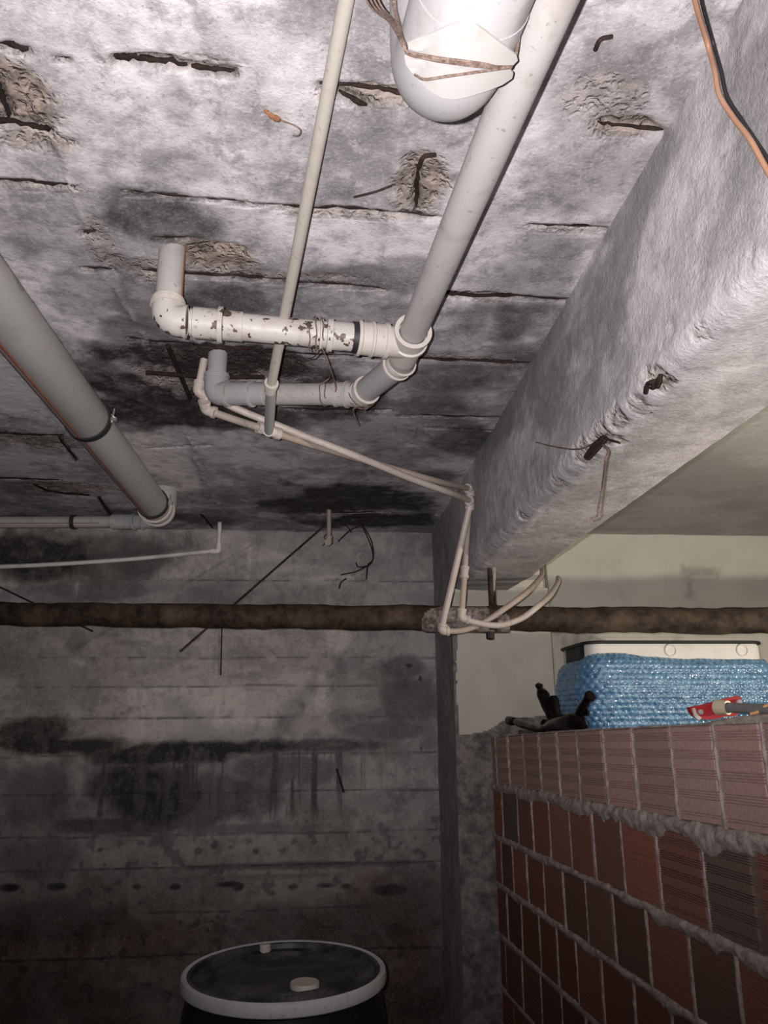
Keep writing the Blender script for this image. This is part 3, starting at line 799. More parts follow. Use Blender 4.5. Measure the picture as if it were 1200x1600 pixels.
# rusty tie wires on the joints
def wire(pts, r, name, mat, label=None, cat=None, parent=None, n=6, k=6, group=None):
    o = MB().tube(catmull(pts, k), r, n).build(name, mat, parent, 60, None if parent else pts[0])
    return props(o, label, cat, group) if label else o
wb = e1-d1*(tt-.006)
def loop(c, ax, r, turns=1, n=20, wob=.001):
    ax = Vector(ax).normalized(); a = ax.orthogonal().normalized(); b = ax.cross(a)
    return [c+ax*(wob*math.sin(i*1.7)+i*.0006)+(a*math.cos(2*math.pi*i/n)+b*math.sin(2*math.pi*i/n))*r for i in range(int(n*turns)+1)]
wl = empty('tie_wire', wb, 'rusty tie wire wound round the white branch coupling, its ends hanging', 'wire')
MB().tube(loop(wb, d1, .0300, 2.1), .0013, 6).build('loop', M_WIRE, wl, 60)
wp0 = wb+Vector((0, 0, -.028))
MB().tube(catmull([wp0, V(onZ(515, 575, ZP-.03)), V(onZ(524, 602, ZP-.02)), V(onZ(523, 612, ZP-.028))], 6), .0014, 6).build('loose_end', M_WIRE, wl, 60)
MB().tube(catmull([wp0, V(onZ(490, 558, ZP-.03)), V(onZ(480, 560, ZP-.03))], 5), .0013, 6).build('loose_end', M_DARKWIRE, wl, 60)
w2 = k2+dk*.004
wl = empty('tie_wire', w2, 'brown tie wire round the lower drain elbow with a dangling end', 'wire')
MB().tube(loop(w2, dk, .0325, 2.3), .0014, 6).build('loop', M_WIRE, wl, 60)
MB().tube(catmull([w2+Vector((0, 0, -.032)), V(onZ(552, 640, ZP-.035)), V(onZ(559, 664, ZP-.035))], 6), .0013, 6).build('loose_end', M_WIRE, wl, 60)
w3 = k3+d2_*.075
wire(loop(w3, d2_, .0262, 1.2)+[w3+Vector((.0, -.02, .03)), V(onZ(516, 580, 2.36))], .0014, 'tie_wire', M_WIRE, 'thin wire loop round the grey lower branch pipe, left of its elbow', 'wire')

# ---- thick grey pipe on the left, with its side branch
ZL, RL = 2.302, .0505
big = empty('drain_pipe', onZ(245, 795, ZL), 'thick grey plastic drain pipe slanting down the left side, with rubber clamps', 'pipe')
pf_ = V(onZ(243, 793, ZL)); pn_ = V(onZ(47, 540, ZL)); dB = (pf_-pn_).normalized()
MB().tube([pn_-dB*1.1, pf_], RL, 40).build('pipe', M_PVCG, big)
# a wider socket sleeve on the near length, up to the first clamp
cl1 = V(onZ(137, 655, ZL))
MB().lathe(pn_-dB*1.0, dB, [(0, .052), ((cl1-pn_).dot(dB)+1.0-.01, .0535), ((cl1-pn_).dot(dB)+1.0, .0505)], 40).build('sleeve', M_PVCG, big)
def clamp(base, d, r, parent, wdt=.016):
    d = Vector(d)
    cl = MB().lathe(base, d, [(-wdt/2, r), (-wdt/2, r+.005), (wdt/2, r+.005), (wdt/2, r)], 40).build('pipe_clamp', M_BLACK, parent)
    side = d.cross(Vector((0, 0, 1))).normalized()
    q = base+side*(r+.010)
    mb = MB(); mb.box(q, (.018, .012, .010)); mb.tube([q-side*.004+Vector((0, 0, -.010)), q+Vector((0, 0, .03))], .003, 8); mb.tube([q+Vector((0, 0, .008))-d*.012, q+Vector((0, 0, .008))+d*.012], .0035, 6)
    mb.build('clamp_bolt', M_STEEL, cl, 30)
    return cl
clamp(cl1, dB, .0525, big, .02)
clamp(V(onZ(232, 778, ZL))+dB*.06, dB, .0500, big, .018)
side = dB.cross(Vector((0, 0, 1))).normalized()
for k, (an, wd_, m) in enumerate([(math.radians(258), .0034, mat_plastic('red_brown_print', (.20, .075, .05), amount=.3)), (math.radians(247), .0042, mat_plastic('dark_print', (.16, .13, .13), amount=.2))]):
    off = (side*math.cos(an)+Vector((0, 0, 1))*math.sin(an))
    MB().tube([pn_-dB*1.1+off*.0536, cl1-dB*.012+off*.0536], wd_, 6).build('print_stripe', m, big)
    MB().tube([cl1+dB*.012+off*.0502, pf_+off*.0502], wd_*.9, 6).build('print_stripe', m, big)
# end socket and elbow up into the slab
eb = pf_+dB*.055
mb = MB(); ringset(mb, pf_, dB, [(-.012, .007, .060), (-.004, .045, .0555), (.040, .009, .060)]); mb.build('socket', M_PVCG, big)
mb = MB(); mb.lathe(pf_, dB, [(-.016, .052), (-.016, .0605), (-.011, .0605), (-.011, .052)], 40); mb.lathe(pf_, dB, [(.028, .055), (.028, .0608), (.033, .0608), (.033, .055)], 40); mb.build('seal_ring', M_PVCRIM, big)
MB().tube([pf_+dB*.03, eb]+arc(eb+dB*.03, dB, (0, 0, 1), .05)+[eb+dB*.03+Vector((0, 0, .12))], .054, 32).build('elbow', M_PVCG, big)
# side branch running left
ZB = 2.300
br0 = V(onZ(236, 812, ZB)); br0 = V(onZ(243, 815, 2.285))
brl = (V(onZ(20, 816, 2.285))-br0).normalized()
mb = MB(); mb.tube([br0, br0+brl*.12], .024, 28); ringset(mb, br0, brl, [(.045, .005, .030), (.05, .025, .0265), (.075, .008, .0315), (.083, .03, .028)]); mb.build('branch_tee', M_PVCG, big)
mb = MB(); ringset(mb, br0, brl, [(.108, .052, .0275), (.125, .002, .029), (.135, .002, .029)]); mb.build('coupling', M_PVCG2, big)
MB().tube([br0+brl*.13, br0+brl*1.6], .0212, 28).build('branch_pipe', M_PVCG2, big)
MB().tube([br0+brl*.2+Vector((0, -.019, -.009)), br0+brl*1.6+Vector((0, -.019, -.009))], .0014, 6).build('print_stripe', bpy.data.materials['red_brown_print'], big)
clamp(br0+brl*.30, brl, .0212, big, .014)

# ---- small white tube below it
tubeL = empty('water_tube', onY(340, 862, 3.19), 'thin white water tube under the thick grey pipe, ending in a riser at an elbow', 'tube')
yt = 3.17
pe = V(onY(341, 861, yt)); pts = [V(onY(-260, 893, yt)), V(onY(-80, 888, yt)), V(onY(60, 883, yt)), V(onY(200, 874, yt)), pe-Vector((.02, 0, -.0005))]
MB().tube(catmull(pts, 8), .0088, 16).build('tube', M_TUBEW, tubeL)
MB().tube([pe-Vector((.03, 0, 0))]+arc(pe, (1, 0, 0), (0, 0, 1), .012, 6)+[pe+Vector((0, 0, .03))], .0125, 18).build('elbow', M_TUBEW, tubeL)
MB().tube([pe, Vector((pe.x, pe.y, H+.005))], .0088, 16).build('riser', M_TUBEW, tubeL)

# ---- cream water tubes
ZT = 2.32
wA = empty('water_tube', onZ(320, 640, ZT), 'aged cream water tube with the thin grey riser, running behind to the upper corner elbow', 'tube')
wB = empty('water_tube', onZ(310, 610, ZT), 'paler cream water tube from the ceiling stub, passing in front to the lower corner elbow', 'tube')
def el(mb, pts, r, rr_=.0125):
    """elbow body through corner pts[1]"""
    a, c, b = map(Vector, pts)
    da, db = (c-a).normalized(), (b-c).normalized()
    mb.tube([c-da*.026]+arc(c, da, db, .014, 6)+[c+db*.026], r, 18)
    mb.lathe(c-da*.026, da, [(0, r*.8), (0, r+.0018), (.008, r+.0018), (.009, r)], 18); mb.lathe(c+db*.026, -db, [(0, r*.8), (0, r+.0018), (.008, r+.0018), (.009, r)], 18)
    return mb
rt = .0092
# B
b0 = V(onZ(320, 568, H)); b1 = Vector((b0.x-.008, b0.y, ZT-.028)); b1 = V(onZ(309, 612, 2.325)); b2 = V(onZ(375, 641, 2.30))
bc = V(onX(736, 783, .455))
MB().tube([b1, V(onZ(319, 566, 2.398))+Vector((0, 0, .01))], rt, 16).build('stub', M_TUBE, wB)
el(MB(), (V(onZ(319, 566, 2.398)), b1, b2), .0128).build('elbow', M_TUBE, wB)
runB = [b1, V(onZ(345, 626, 2.315)), b2, V(onZ(470, 679, 2.255)), V(onZ(560, 714, 2.215)), V(onZ(640, 747, 2.20)), V(onZ(700, 769, 2.195)), bc]
runB = catmull(runB, 6)
MB().tube(runB, rt, 16).build('tube', M_TUBE, wB)
bd_ = V(onY(689, 986, 2.355)); bdir = (bd_-bc).normalized()
el(MB(), (runB[-4], bc, bd_), .0135).build('elbow', M_TUBE, wB)
MB().tube([bc, bd_], .0105, 16).build('tube', M_TUBE, wB)
be = [bd_, V(onY(722, 985, 2.355)), V(onY(755, 973, 2.355)), V(onY(790, 950, 2.345)), V(onY(820, 928, 2.37)), V(onY(838, 910, 2.52)), V(onY(847, 897, 2.70)), V(onY(846, 884, 2.82))]
el(MB(), (bc, bd_, be[1]), .0145).build('elbow', M_TUBE, wB)
MB().tube(catmull(be, 6), .0095, 16).build('tube', M_TUBE2, wB)
# A
a1 = V(onZ(321, 640, 2.29)); a_t = V(onZ(420, 673, 2.235)); ac = V(onX(735, 764, .472))
el(MB(), (V(onZ(318, 618, 2.31)), a1, a_t), .0128).build('elbow', M_TUBE, wA)
MB().tube([a1, V(onZ(317, 624, 2.31))], rt, 14).build('stub', M_TUBE, wA)
runA = [a1, V(onZ(370, 657, 2.265)), a_t, V(onZ(500, 699, 2.25)), V(onZ(600, 728, 2.26)), V(onZ(680, 751, 2.25)), ac]
runA = catmull(runA, 6)
MB().tube(runA, rt, 16).build('tube', M_TUBE2, wA)
el(MB(), (runA[-4], ac, V(onY(729, 880, 2.32))), .0135).build('elbow', M_TUBE, wA)
ad = V(onY(721, 965, 2.318)); au = V(onY(726, 895, 2.33))
MB().tube([ac, au, ad], .0095, 16).build('tube', M_TUBE2, wA)
ud = (ad-au).normalized()
mb = MB().lathe(au-ud*.02, ud, [(0, .009), (0, .0145), (.008, .0145), (.009, .0125), (.028, .0125), (.029, .0145), (.038, .0145), (.038, .009)], 18); mb.build('union', M_TUBE, wA)
ae = [ad, V(onY(745, 973, 2.318)), V(onY(780, 977, 2.318)), V(onY(815, 966, 2.315)), V(onY(842, 946, 2.33)), V(onY(860, 929, 2.46)), V(onY(871, 911, 2.70)), V(onY(872, 903, 2.84))]
el(MB(), (au, ad, ae[1]), .0135).build('elbow', M_TUBE, wA)
MB().tube(catmull(ae, 6), .0095, 16).build('tube', M_TUBE, wA)
# riser of A: thin grey conduit from the top of the photo down to the tee
r0, r1 = V(onZ(541, 0, 2.382)), V(onZ(424, 600, 2.232))
dr_ = (r1-r0).normalized()
MB().tube([r0-dr_*.8, r0, r1], .0098, 18).build('riser', mat_plastic('dusty_conduit', (.42, .38, .335), (.33, .27, .22), .6), wA)
mb = MB().lathe(r1-dr_*.004, dr_, [(0, .0098), (0, .0145), (.010, .0145), (.012, .0125), (.03, .0118)], 20); mb.build('coupling', M_PVCRIM, wA)
rend = a_t+Vector((0, 0, -.006))
MB().tube([r1, rend], .0112, 18).build('lower_riser', M_PVCG, wA)
dA = (runA[14]-runA[10]).normalized(); drr = (rend-r1).normalized()
mb = MB(); mb.lathe(a_t-dA*.03, dA, [(0, .009), (0, .0142), (.012, .0142), (.013, .0128), (.047, .0128), (.048, .0142), (.06, .0142), (.06, .009)], 18)
mb.tube([a_t, rend-drr*.016], .0135, 18); mb.build('tee', M_PVCRIM, wA)

# ---- white sewer elbow at the top with plastic sheets tied on
ZS, RS = 2.215, .0545
sew = empty('sewer_pipe', onZ(700, 60, ZS), 'thick white sewer pipe at the top with a rounded end', 'pipe')
sc0 = V(onZ(716, 20, ZS-.01)); se = V(onZ(693, 112, ZS)); dS = Vector((se.x-sc0.x, se.y-sc0.y, 0)).normalized()
dS = Vector((-.12, 1, 0)).normalized()
se = V(onZ(706, 88, ZS))
MB().tube([se-dS*1.0, se-dS*.05], RS, 40).build('pipe', M_SOFT, sew)
MB().tube([se-dS*.07, se-dS*.02]+arc(se+dS*.03, dS, (0, 0, 1), .06, 12)+[se+dS*.03+Vector((0, 0, .2))], RS*1.02, 40).build('elbow', M_SOFT, sew)
M_SHEET = mat_plastic('white_plastic_sheet', (.37, .355, .345), (.29, .235, .185), .6, .45, scuff=.1)
bottom = se.z-RS
def sheet(name, poly, label, r_off, zlift):
    """plastic piece bent round the pipe: polygon in photo pixels, wrapped on the underside"""
    P = []
    axp = se
    sx = dS.cross(Vector((0, 0, 1))).normalized()
    n = len(poly)
    cx = sum(p[0] for p in poly)/n; cy = sum(p[1] for p in poly)/n
    rings = 7
    pts = []
    for k in range(rings+1):
        f = k/rings
        for p in poly:
            q = (cx+(p[0]-cx)*f, cy+(p[1]-cy)*f)
            w_ = V(onZ(q[0], q[1], bottom-.004))
            lat = (w_-axp).dot(sx)
            rr_ = RS*1.02+r_off
            lift = rr_-math.sqrt(max(rr_**2-min(abs(lat), rr_*.8)**2, 0))
            # slide along the view ray so that the outline stays while hugging the pipe
            z_ = bottom-r_off-.0005+lift*.85-zlift
            pts.append(V(onZ(q[0], q[1], z_)))
    mb = MB(); th = Vector((0, 0, -.0022))
    N = (rings+1)*n
    mb.add(pts, [(k*n+i, k*n+(i+1) % n, (k+1)*n+(i+1) % n, (k+1)*n+i) for k in range(rings) for i in range(n)])
    mb.add([p+th for p in pts], [((k+1)*n+i, (k+1)*n+(i+1) % n, k*n+(i+1) % n, k*n+i) for k in range(rings) for i in range(n)])
    mb.f += [(rings*n+i, rings*n+(i+1) % n, N+rings*n+(i+1) % n, N+rings*n+i) for i in range(n)]
    return props(mb.build(name, M_SHEET, None, 40, pts[0]), label, 'sheet')
def dens(poly, k=4):
    out = []
    for a, b in zip(poly, poly[1:]+poly[:1]):
        out += [(a[0]+(b[0]-a[0])*i/k, a[1]+(b[1]-a[1])*i/k) for i in range(k)]
    return out
sheet('plastic_sheet', dens([(637, 66), (660, 56), (700, 38), (722, 30), (742, 34), (758, 46), (784, 66), (807, 84), (809, 92), (802, 99), (780, 99), (740, 96), (700, 90), (662, 79), (638, 74)]), 'larger pointed white plastic piece tied under the sewer pipe, above the wire', .003, .002)
sheet('plastic_sheet', dens([(632, 86), (650, 88), (680, 98), (720, 106), (760, 110), (797, 107), (802, 112), (800, 120), (785, 130), (762, 139), (735, 148), (712, 153), (692, 151), (670, 138), (648, 118), (634, 98)]), 'smaller white plastic piece under the sewer pipe end, below the wire', .003, .002)
# wires holding them
zw = bottom-.0075
tw = empty('wire_bundle', V(onZ(632, 82, zw)), 'bundle of brown rusty wires strung under the white sewer pipe at top', 'wire')
for k in range(4):
    o_ = k*3-4
    MB().tube(catmull([V(onZ(566+o_*2, -40, 2.33)), V(onZ(585+o_*2, 8, 2.29)), V(onZ(612+o_, 34, 2.23)), V(onZ(630+o_*.4, 68, zw+.012)), V(onZ(636, 80+k*1.2, zw+.006)), V(onZ(662, 86+k*1.6, zw)), V(onZ(700, 92+k*2, zw)), V(onZ(750, 98+k*2, zw)), V(onZ(796, 104+k*.8, zw+.012))], 7), .0011, 6).build('wire', M_WIRE, tw, 60)
MB().tube(catmull([V(onZ(648, 117, zw+.014)), V(onZ(664, 124, zw+.003)), V(onZ(700, 119, zw)), V(onZ(750, 112, zw)), V(onZ(798, 105, zw+.012))], 7), .0013, 6).build('wire', M_WIRE, tw, 60)
MB().tube(catmull([V(onZ(798, 105, zw+.012)), V(onZ(806, 85, zw+.03)), V(onZ(812, 50, zw+.05)), V(onZ(822, 0, zw+.06))], 6), .0018, 6).build('wire', M_WIRE, tw, 60)
MB().tube(catmull([V(onZ(615, 0, 2.25)), V(onZ(618, 20, 2.24)), V(onZ(632, 76, zw+.01))], 5), .0022, 6).build('wire', M_WIRE, tw, 60)

# ------------------------------------------------------------ rusty main pipe across the back
rp = empty('iron_pipe', onY(430, 960, 2.62), 'long rusty iron pipe crossing the whole view in front of wall and column', 'pipe')
q0, q1 = V(onY(-30, 959, 2.74)), V(onY(1230, 971, 2.24)); dq = (q1-q0).normalized()
q0e, q1e = q0-dq*.8, q1+dq*1.2
N_ = 160
pl = [q0e+(q1e-q0e)*(i/N_) for i in range(N_+1)]
pl = [p+Vector((0, 0, .002*math.sin(i*.5)+.0015*R.uniform(-1, 1))) for i, p in enumerate(pl)]
MB().tube(pl, [.0405+R.uniform(-.0012, .0016) for _ in pl], 28).build('pipe', M_RUSTPIPE, rp, 60)
t = NT('mortar_splash'); co = t.co(); n1 = t.noise(co, 50, 6, .7)
M_SPL = t.out(t.mix(t.ramp(n1, .4, .6), (.10, .07, .055), (.30, .255, .24)), .9, t.bump(n1, .7, .004), .2)
def at_px(px):
    t_ = min((abs((lambda d: 600+FPX*float(np.dot(d, cr))/float(np.dot(d, cf)))(np.array(p)-CAM)-px), i) for i, p in enumerate(pl))[1]
    return pl[t_]
c_ = at_px(722)
MB().lathe(c_-dq*.14, dq, [(0, .0405), (.01, .0424), (.06, .0430), (.15, .0428), (.20, .0432), (.27, .0422), (.28, .0405)], 28).build('plaster_crust', M_SPL, rp, 60)
hz = at_px(770)
hang = empty('pipe_hanger', hz, 'rusty hanger rod under the beam end, holding the iron pipe', 'hanger')
MB().tube([Vector((hz.x, hz.y, BZ+.006)), Vector((hz.x, hz.y, hz.z))], .0115, 12).build('rod', M_RUSTPIPE, hang)
MB().lathe(hz-dq*.012, dq, [(0, .0425), (0, .0465), (.024, .0465), (.024, .0425)], 28, True).build('strap', M_RUSTPIPE, hang)
MB().tube([Vector((hz.x-.012, hz.y, hz.z-.04)), Vector((hz.x-.014, hz.y-.004, hz.z-.066))], .012, 8).build('nut', M_BLACK, hang)
mb = MB().tube([Vector((hz.x+.008, hz.y-.006, BZ+.006)), Vector((hz.x+.009, hz.y-.008, BZ-.03)), Vector((hz.x+.006, hz.y-.008, BZ-.08))], [.009, .006, .003], 8); mb.build('mortar_drip', M_MORT, hang)

# ------------------------------------------------------------ rods and wires on wall and ceiling
def rod(p0, p1, r, label, name='steel_rod', mat=None, cat='rod', bend=0.0, group=None):
    p0, p1 = Vector(p0), Vector(p1)
    m = (p0+p1)/2+Vector((0, 0, bend))
    pts = [p0, p0.lerp(m, .5), m, m.lerp(p1, .5), p1]
    return props(MB().tube(pts, r, 8).build(name, mat or M_DARKWIRE, None, 60, p0), label, cat, group)
rod(V(onZ(506, 822, 2.38)), V(onY(281, 1018, 2.93)), .0042, 'long thin dark rod slanting from the black ceiling stain down behind the rusty pipe')
rod(V(onY(-20, 908, 3.2)), V(onY(144, 986, 2.95)), .0035, 'short dark rod slanting behind the rusty pipe at far left')
rod(V(onY(347, 965, 3.285)), V(onY(345, 1055, 3.295)), .003, 'thin upright rod on the wall below the rusty pipe')
rod(V(onY(526, 1201, 3.28)), V(onY(537, 1238, 3.29)), .0045, 'short dark nail stuck in the wall below the mould band', 'wall_nail', cat='nail')
rod(V(onZ(228, 582, 2.372)), V(onZ(413, 589, 2.372)), .0055, 'dark reinforcing bar hanging across the two ceiling risers', 'loose_rebar', M_REBAR, 'rebar', -.006)
rod(V(onZ(262, 540, 2.385)), V(onZ(297, 622, 2.385)), .006, 'dark reinforcing bar lying across the rough patch left of the grey riser', 'loose_rebar', M_REBAR, 'rebar')
# stub on the black stain
ts = V(onZ(514, 797, 2.396)); st = empty('pipe_stub', ts, 'short dirty tube stub hanging from the black ceiling stain', 'tube')
zb_ = Vector((ts.x+.002, ts.y, V(onY(515, 846, ts.y)).z))
MB().tube([ts+Vector((0, 0, .01)), zb_], .0092, 14).build('tube', M_TUBE2, st)
MB().tube([zb_+Vector((0, 0, .02)), zb_+Vector((0, 0, -.004)), zb_+Vector((-.004, -.022, -.008))], .0135, 14).build('elbow', M_TUBE2, st)
MB().tube(catmull([zb_+Vector((-.012, -.01, .03)), zb_+Vector((-.022, -.016, .012)), zb_+Vector((-.012, -.018, .0)), zb_+Vector((-.026, -.01, -.02))], 5), .0016, 6).build('wire', M_WIRE, st, 60)
wr_ = empty('hanging_wire', onZ(562, 820, 2.38), 'tangle of dark wires dangling from the ceiling right of the tube stub', 'wire')
yy_ = 3.08
for pts in ([(560, 812), (572, 835), (582, 862), (581, 878), (574, 884)], [(565, 818), (580, 845), (583, 872), (574, 886)], [(574, 884), (556, 893), (532, 898)], [(574, 884), (572, 905)], [(576, 884), (560, 886), (556, 879)], [(574, 882), (582, 876)],
            [(560, 822), (545, 830), (528, 846)], [(530, 818), (542, 822), (549, 832)]):
    MB().tube(catmull([V(onY(x, y, yy_+.0005*i)) for i, (x, y) in enumerate(pts)], 5), .0024, 6).build('wire', M_DARKWIRE, wr_, 60)
wire([V(onY(541, 904, 3.27)), V(onY(533, 910, 3.26)), V(onY(530, 919, 3.285))], .004, 'wall_nail', M_DARKWIRE, 'bent rusty nail in the upper wall above the rusty pipe', 'nail')
# hooks on the ceiling
hk = empty('bent_nail', onZ(430, 182, H), 'rusty orange bent nail in the pale slab left of the thin riser', 'nail')
M_ORANGE = mat_rust('orange_rust', (.14, .055, .03), (.26, .12, .06), .9, 150)
MB().tube(catmull([V(onZ(413, 172, 2.39)), V(onZ(424, 181, 2.382)), V(onZ(438, 188, 2.385))], 4), [.002, .003, .002, .0035, .004, .003, .0045, .004, .002], 7).build('head', M_ORANGE, hk)
MB().tube(catmull([V(onZ(438, 188, 2.385)), V(onZ(460, 196, 2.380)), V(onZ(470, 204, 2.38)), V(onZ(467, 212, 2.385)), V(onZ(458, 212, 2.39))], 5), .0013, 6).build('tip', M_WIRE, hk)
wire([V(onZ(553, 308, 2.39)), V(onZ(585, 300, 2.378)), V(onZ(612, 290, 2.39))], .002, 'wire_scrap', M_DARKWIRE, 'thin dark wire scrap on the slab left of the upright rust bar', 'wire')
wire([V(onZ(654, 262, 2.395)), V(onZ(662, 245, 2.382)), V(onZ(680, 242, 2.392))], .0035, 'bent_nail', M_REBAR, 'dark bent nail in the slab above the upright rust bar', 'nail')
wire([V(onZ(930, 78, 2.39)), V(onZ(938, 62, 2.385)), V(onZ(956, 57, 2.392))], .003, 'bent_nail', M_REBAR, 'dark bent nail in the slab between drain pipe and beam at upper right', 'nail')

# ---- things on the beam
bp = V(onX(935, 690, BX0)); 
brb = empty('beam_rebar', bp, 'dark piece of rusted bar sticking out of the beam edge, wire hanging', 'rebar')
MB().tube([V(onX(917, 714, .474)), V(onX(930, 698, .470)), V(onX(944, 684, .474))], [.0062, .008, .006], 8).build('bar', M_REBAR, brb)
MB().tube(catmull([V(onX(944, 684, .474)), V(onX(952, 687, .476)), V(onX(966, 691, .48))], 4), .0022, 6).build('barb', M_REBAR, brb)
MB().tube(catmull([V(onX(838, 691, .48)), V(onX(862, 697, .478)), V(onX(900, 702, .478)), V(onX(926, 694, .474))], 6), .0016, 6).build('wire', M_WIRE, brb)
y0 = bp.y-.01
MB().tube(catmull([V(onX(942, 696, .472)), V(onX(950, 704, .468)), V(onX(946, 722, .464)), V(onY(941, 762, y0+.02)), V(onY(935, 795, y0+.03)), V(onY(933, 806, y0+.03)), V(onY(921, 811, y0+.04))], 7), .0021, 8).build('wire', M_WIRE, brb)
br2 = empty('beam_rebar', onX(1018, 603, BX0), 'small rusted steel knot in the beam edge, the nearer of the two', 'rebar')
for a, b, r in (((1008, 614), (1012, 598), .004), ((1012, 600), (1024, 594), .004), ((1026, 604), (1032, 586), .0045), ((1018, 606), (1028, 600), .004)):
    MB().tube([V(onX(*a, .480)), V(onX((a[0]+b[0])/2, (a[1]+b[1])/2, .477)), V(onX(*b, .482))], [r*.8, r, r*.7], 7).build('bar', M_REBAR, br2)
M_CABO = mat_plastic('orange_cable_sheath', (.42, .22, .135), (.6, .4, .3), .3)
wire([V(onZ(1078, -40, 2.375)), V(onZ(1088, 10, 2.375)), V(onX(1106, 70, .468)), V(onX(1117, 112, .466)), V(onX(1124, 148, .465)), V(onX(1146, 184, .466)), V(onX(1172, 218, .466)), V(onX(1203, 274, .467)), V(onX(1260, 370, .46))], .0031, 'orange_cable', M_CABO, 'orange cable running along the beam at the upper right corner', 'cable', n=10)
wire([V(onZ(1090, -40, 2.378)), V(onZ(1098, 8, 2.378)), V(onX(1114, 66, .474)), V(onX(1126, 110, .473)), V(onX(1136, 152, .473)), V(onX(1160, 190, .474)), V(onX(1184, 226, .474)), V(onX(1206, 258, .474)), V(onX(1265, 345, .47))], .0024, 'black_cable', M_BLACK, 'thin black cable beside the orange one on the beam', 'cable', n=10)

# ------------------------------------------------------------ barrel
KZ, KR = .955/.9, .915
bc_ = V(onZ(445, 1511, .955)); LZ = lambda pf: [(t_*KZ, r_*KR) for t_, r_ in pf]
bar = empty('plastic_barrel', (bc_.x, bc_.y, 0), 'dark blue plastic barrel with a grey clamp ring, in front of the wall', 'barrel')
cb = Vector((bc_.x, bc_.y, 0))
t = NT('barrel_plastic'); co = t.co(); n1 = t.noise(co, 9, 6, .65); n2 = t.noise(co, 120, 4)
M_BAR = t.out(t.mix(t.math('MULTIPLY', t.ramp(n2, .5, .75), .35), (.013, .014, .022), (.08, .078, .08)), t.ramp(n1, .3, .7, .22, .42), t.bump(n1, .1, .003), .5)
t = NT('barrel_lid_plastic'); co = t.co(); n1 = t.noise(co, 7, 7, .68); n2 = t.noise(co, 150, 4)
M_LID = t.out(t.mix(t.math('MULTIPLY', t.ramp(n1, .42, .68), t.ramp(n2, .3, .7, .3, .9)), (.010, .010, .012), (.15, .142, .14)), .45, t.bump(n2, .2, .001), .45)
MB().lathe(cb, (0, 0, 1), LZ([(.0, .01), (.0, .255), (.03, .268), (.25, .283), (.30, .293), (.33, .283), (.55, .290), (.60, .299), (.63, .289), (.79, .285), (.845, .272), (.862, .270)]), 72).build('body', M_BAR, bar)
MB().lathe(cb, (0, 0, 1), LZ([(.868, .262), (.868, .283), (.871, .2875), (.876, .289), (.888, .289), (.896, .2865), (.899, .281), (.896, .272), (.886, .268)]), 80, True).build('clamp_ring', mat_plastic('ring_grey', (.58, .56, .575), (.2, .19, .19), .3, .4), bar)
lid = MB().lathe(cb, (0, 0, 1), LZ([(.893, .2725), (.897, .270), (.895, .262), (.884, .258), (.877, .246), (.877, .214), (.881, .206), (.891, .196), (.893, .188), (.888, .172), (.889, .05), (.8895, .001)]), 80).build('lid', M_LID, bar)
M_CAP = mat_plastic('white_cap', (.58, .52, .47), (.4, .34, .3), .4)
def zcap(px, py, z, r, h):
    c = V(onZ(px, py, z))
    MB().lathe(c-Vector((0, 0, h)), (0, 0, 1), [(-.012, r*1.12), (-.002, r*1.12), (0, r*.96), (.002, r), (h-.004, r), (h-.001, r*.95), (h-.002, r*.8), (h-.001, .001)], 36).build('bung_cap', M_CAP, lid)
zcap(476, 1533, .955, .036, .016); zcap(414, 1474, .953, .017, .011)

# ------------------------------------------------------------ wrapped box on the ledge
t = NT('bubble_wrap'); co = t.co(); n1 = t.noise(co, 30, 5, .6, 1.2)
cx_ = t.mix(t.ramp(n1, .35, .68), (.06, .16, .30), (.15, .31, .48))
M_WRAP = t.out(cx_, t.ramp(n1, .3, .7, .14, .34), t.bump(n1, .7, .008), .8)
t.b.inputs['Coat Weight'].default_value = 1.0; t.b.inputs['Coat Roughness'].default_value = .12
M_FOAM = mat_plastic('white_foam', (.72, .69, .65), (.5, .45, .38), .3, .55, scuff=.15)
Yf = 2.36
fl = V(onY(893, 1143, Yf)); 
zt = V(onY(1000, 1003, Yf)).z; zt2 = V(onY(893, 1020, Yf)).z
ZLED = 1.537
# (front-left corner of the box)
xl, xr_, yf, yb_ = float(onY(920, 1080, Yf)[0]), float(onY(1197, 1010, Yf)[0]), Yf, Yf+.30
wbx = empty('wrapped_box', ((xl+xr_)/2, (yf+yb_)/2, ZLED), 'white box with dark rim wrapped in blue bubble wrap, lying on the partition', 'box')
def rrect(x0, x1, y0, y1, r, n=10):
    out = []
    for cx, cy, a0 in ((x0+r, y0+r, math.pi), (x1-r, y0+r, 1.5*math.pi), (x1-r, y1-r, 0), (x0+r, y1-r, .5*math.pi)):
        out += [(cx+r*math.cos(a0+k/n*math.pi/2), cy+r*math.sin(a0+k/n*math.pi/2)) for k in range(n+1)]
    return out
def solid(name, loop2, zs, mat, parent, sm=40):
    """zs: list of (z, inset) rings"""
    mb = MB(); n = len(loop2); cx = sum(p[0] for p in loop2)/n; cy = sum(p[1] for p in loop2)/n
    vs = []
    for z, ins in zs:
        for x, y in loop2:
            d = math.hypot(x-cx, y-cy); f = (d-ins)/d
            vs.append((cx+(x-cx)*f, cy+(y-cy)*f, z))
    m = len(zs)
    mb.add(vs, [(i*n+k, i*n+(k+1) % n, (i+1)*n+(k+1) % n, (i+1)*n+k) for i in range(m-1) for k in range(n)]+[tuple(range(n-1, -1, -1)), tuple(range((m-1)*n, m*n))])
    return mb.build(name, mat, parent, sm)
lp = rrect(xl+.012, xr_, yf+.012, yb_, .045)
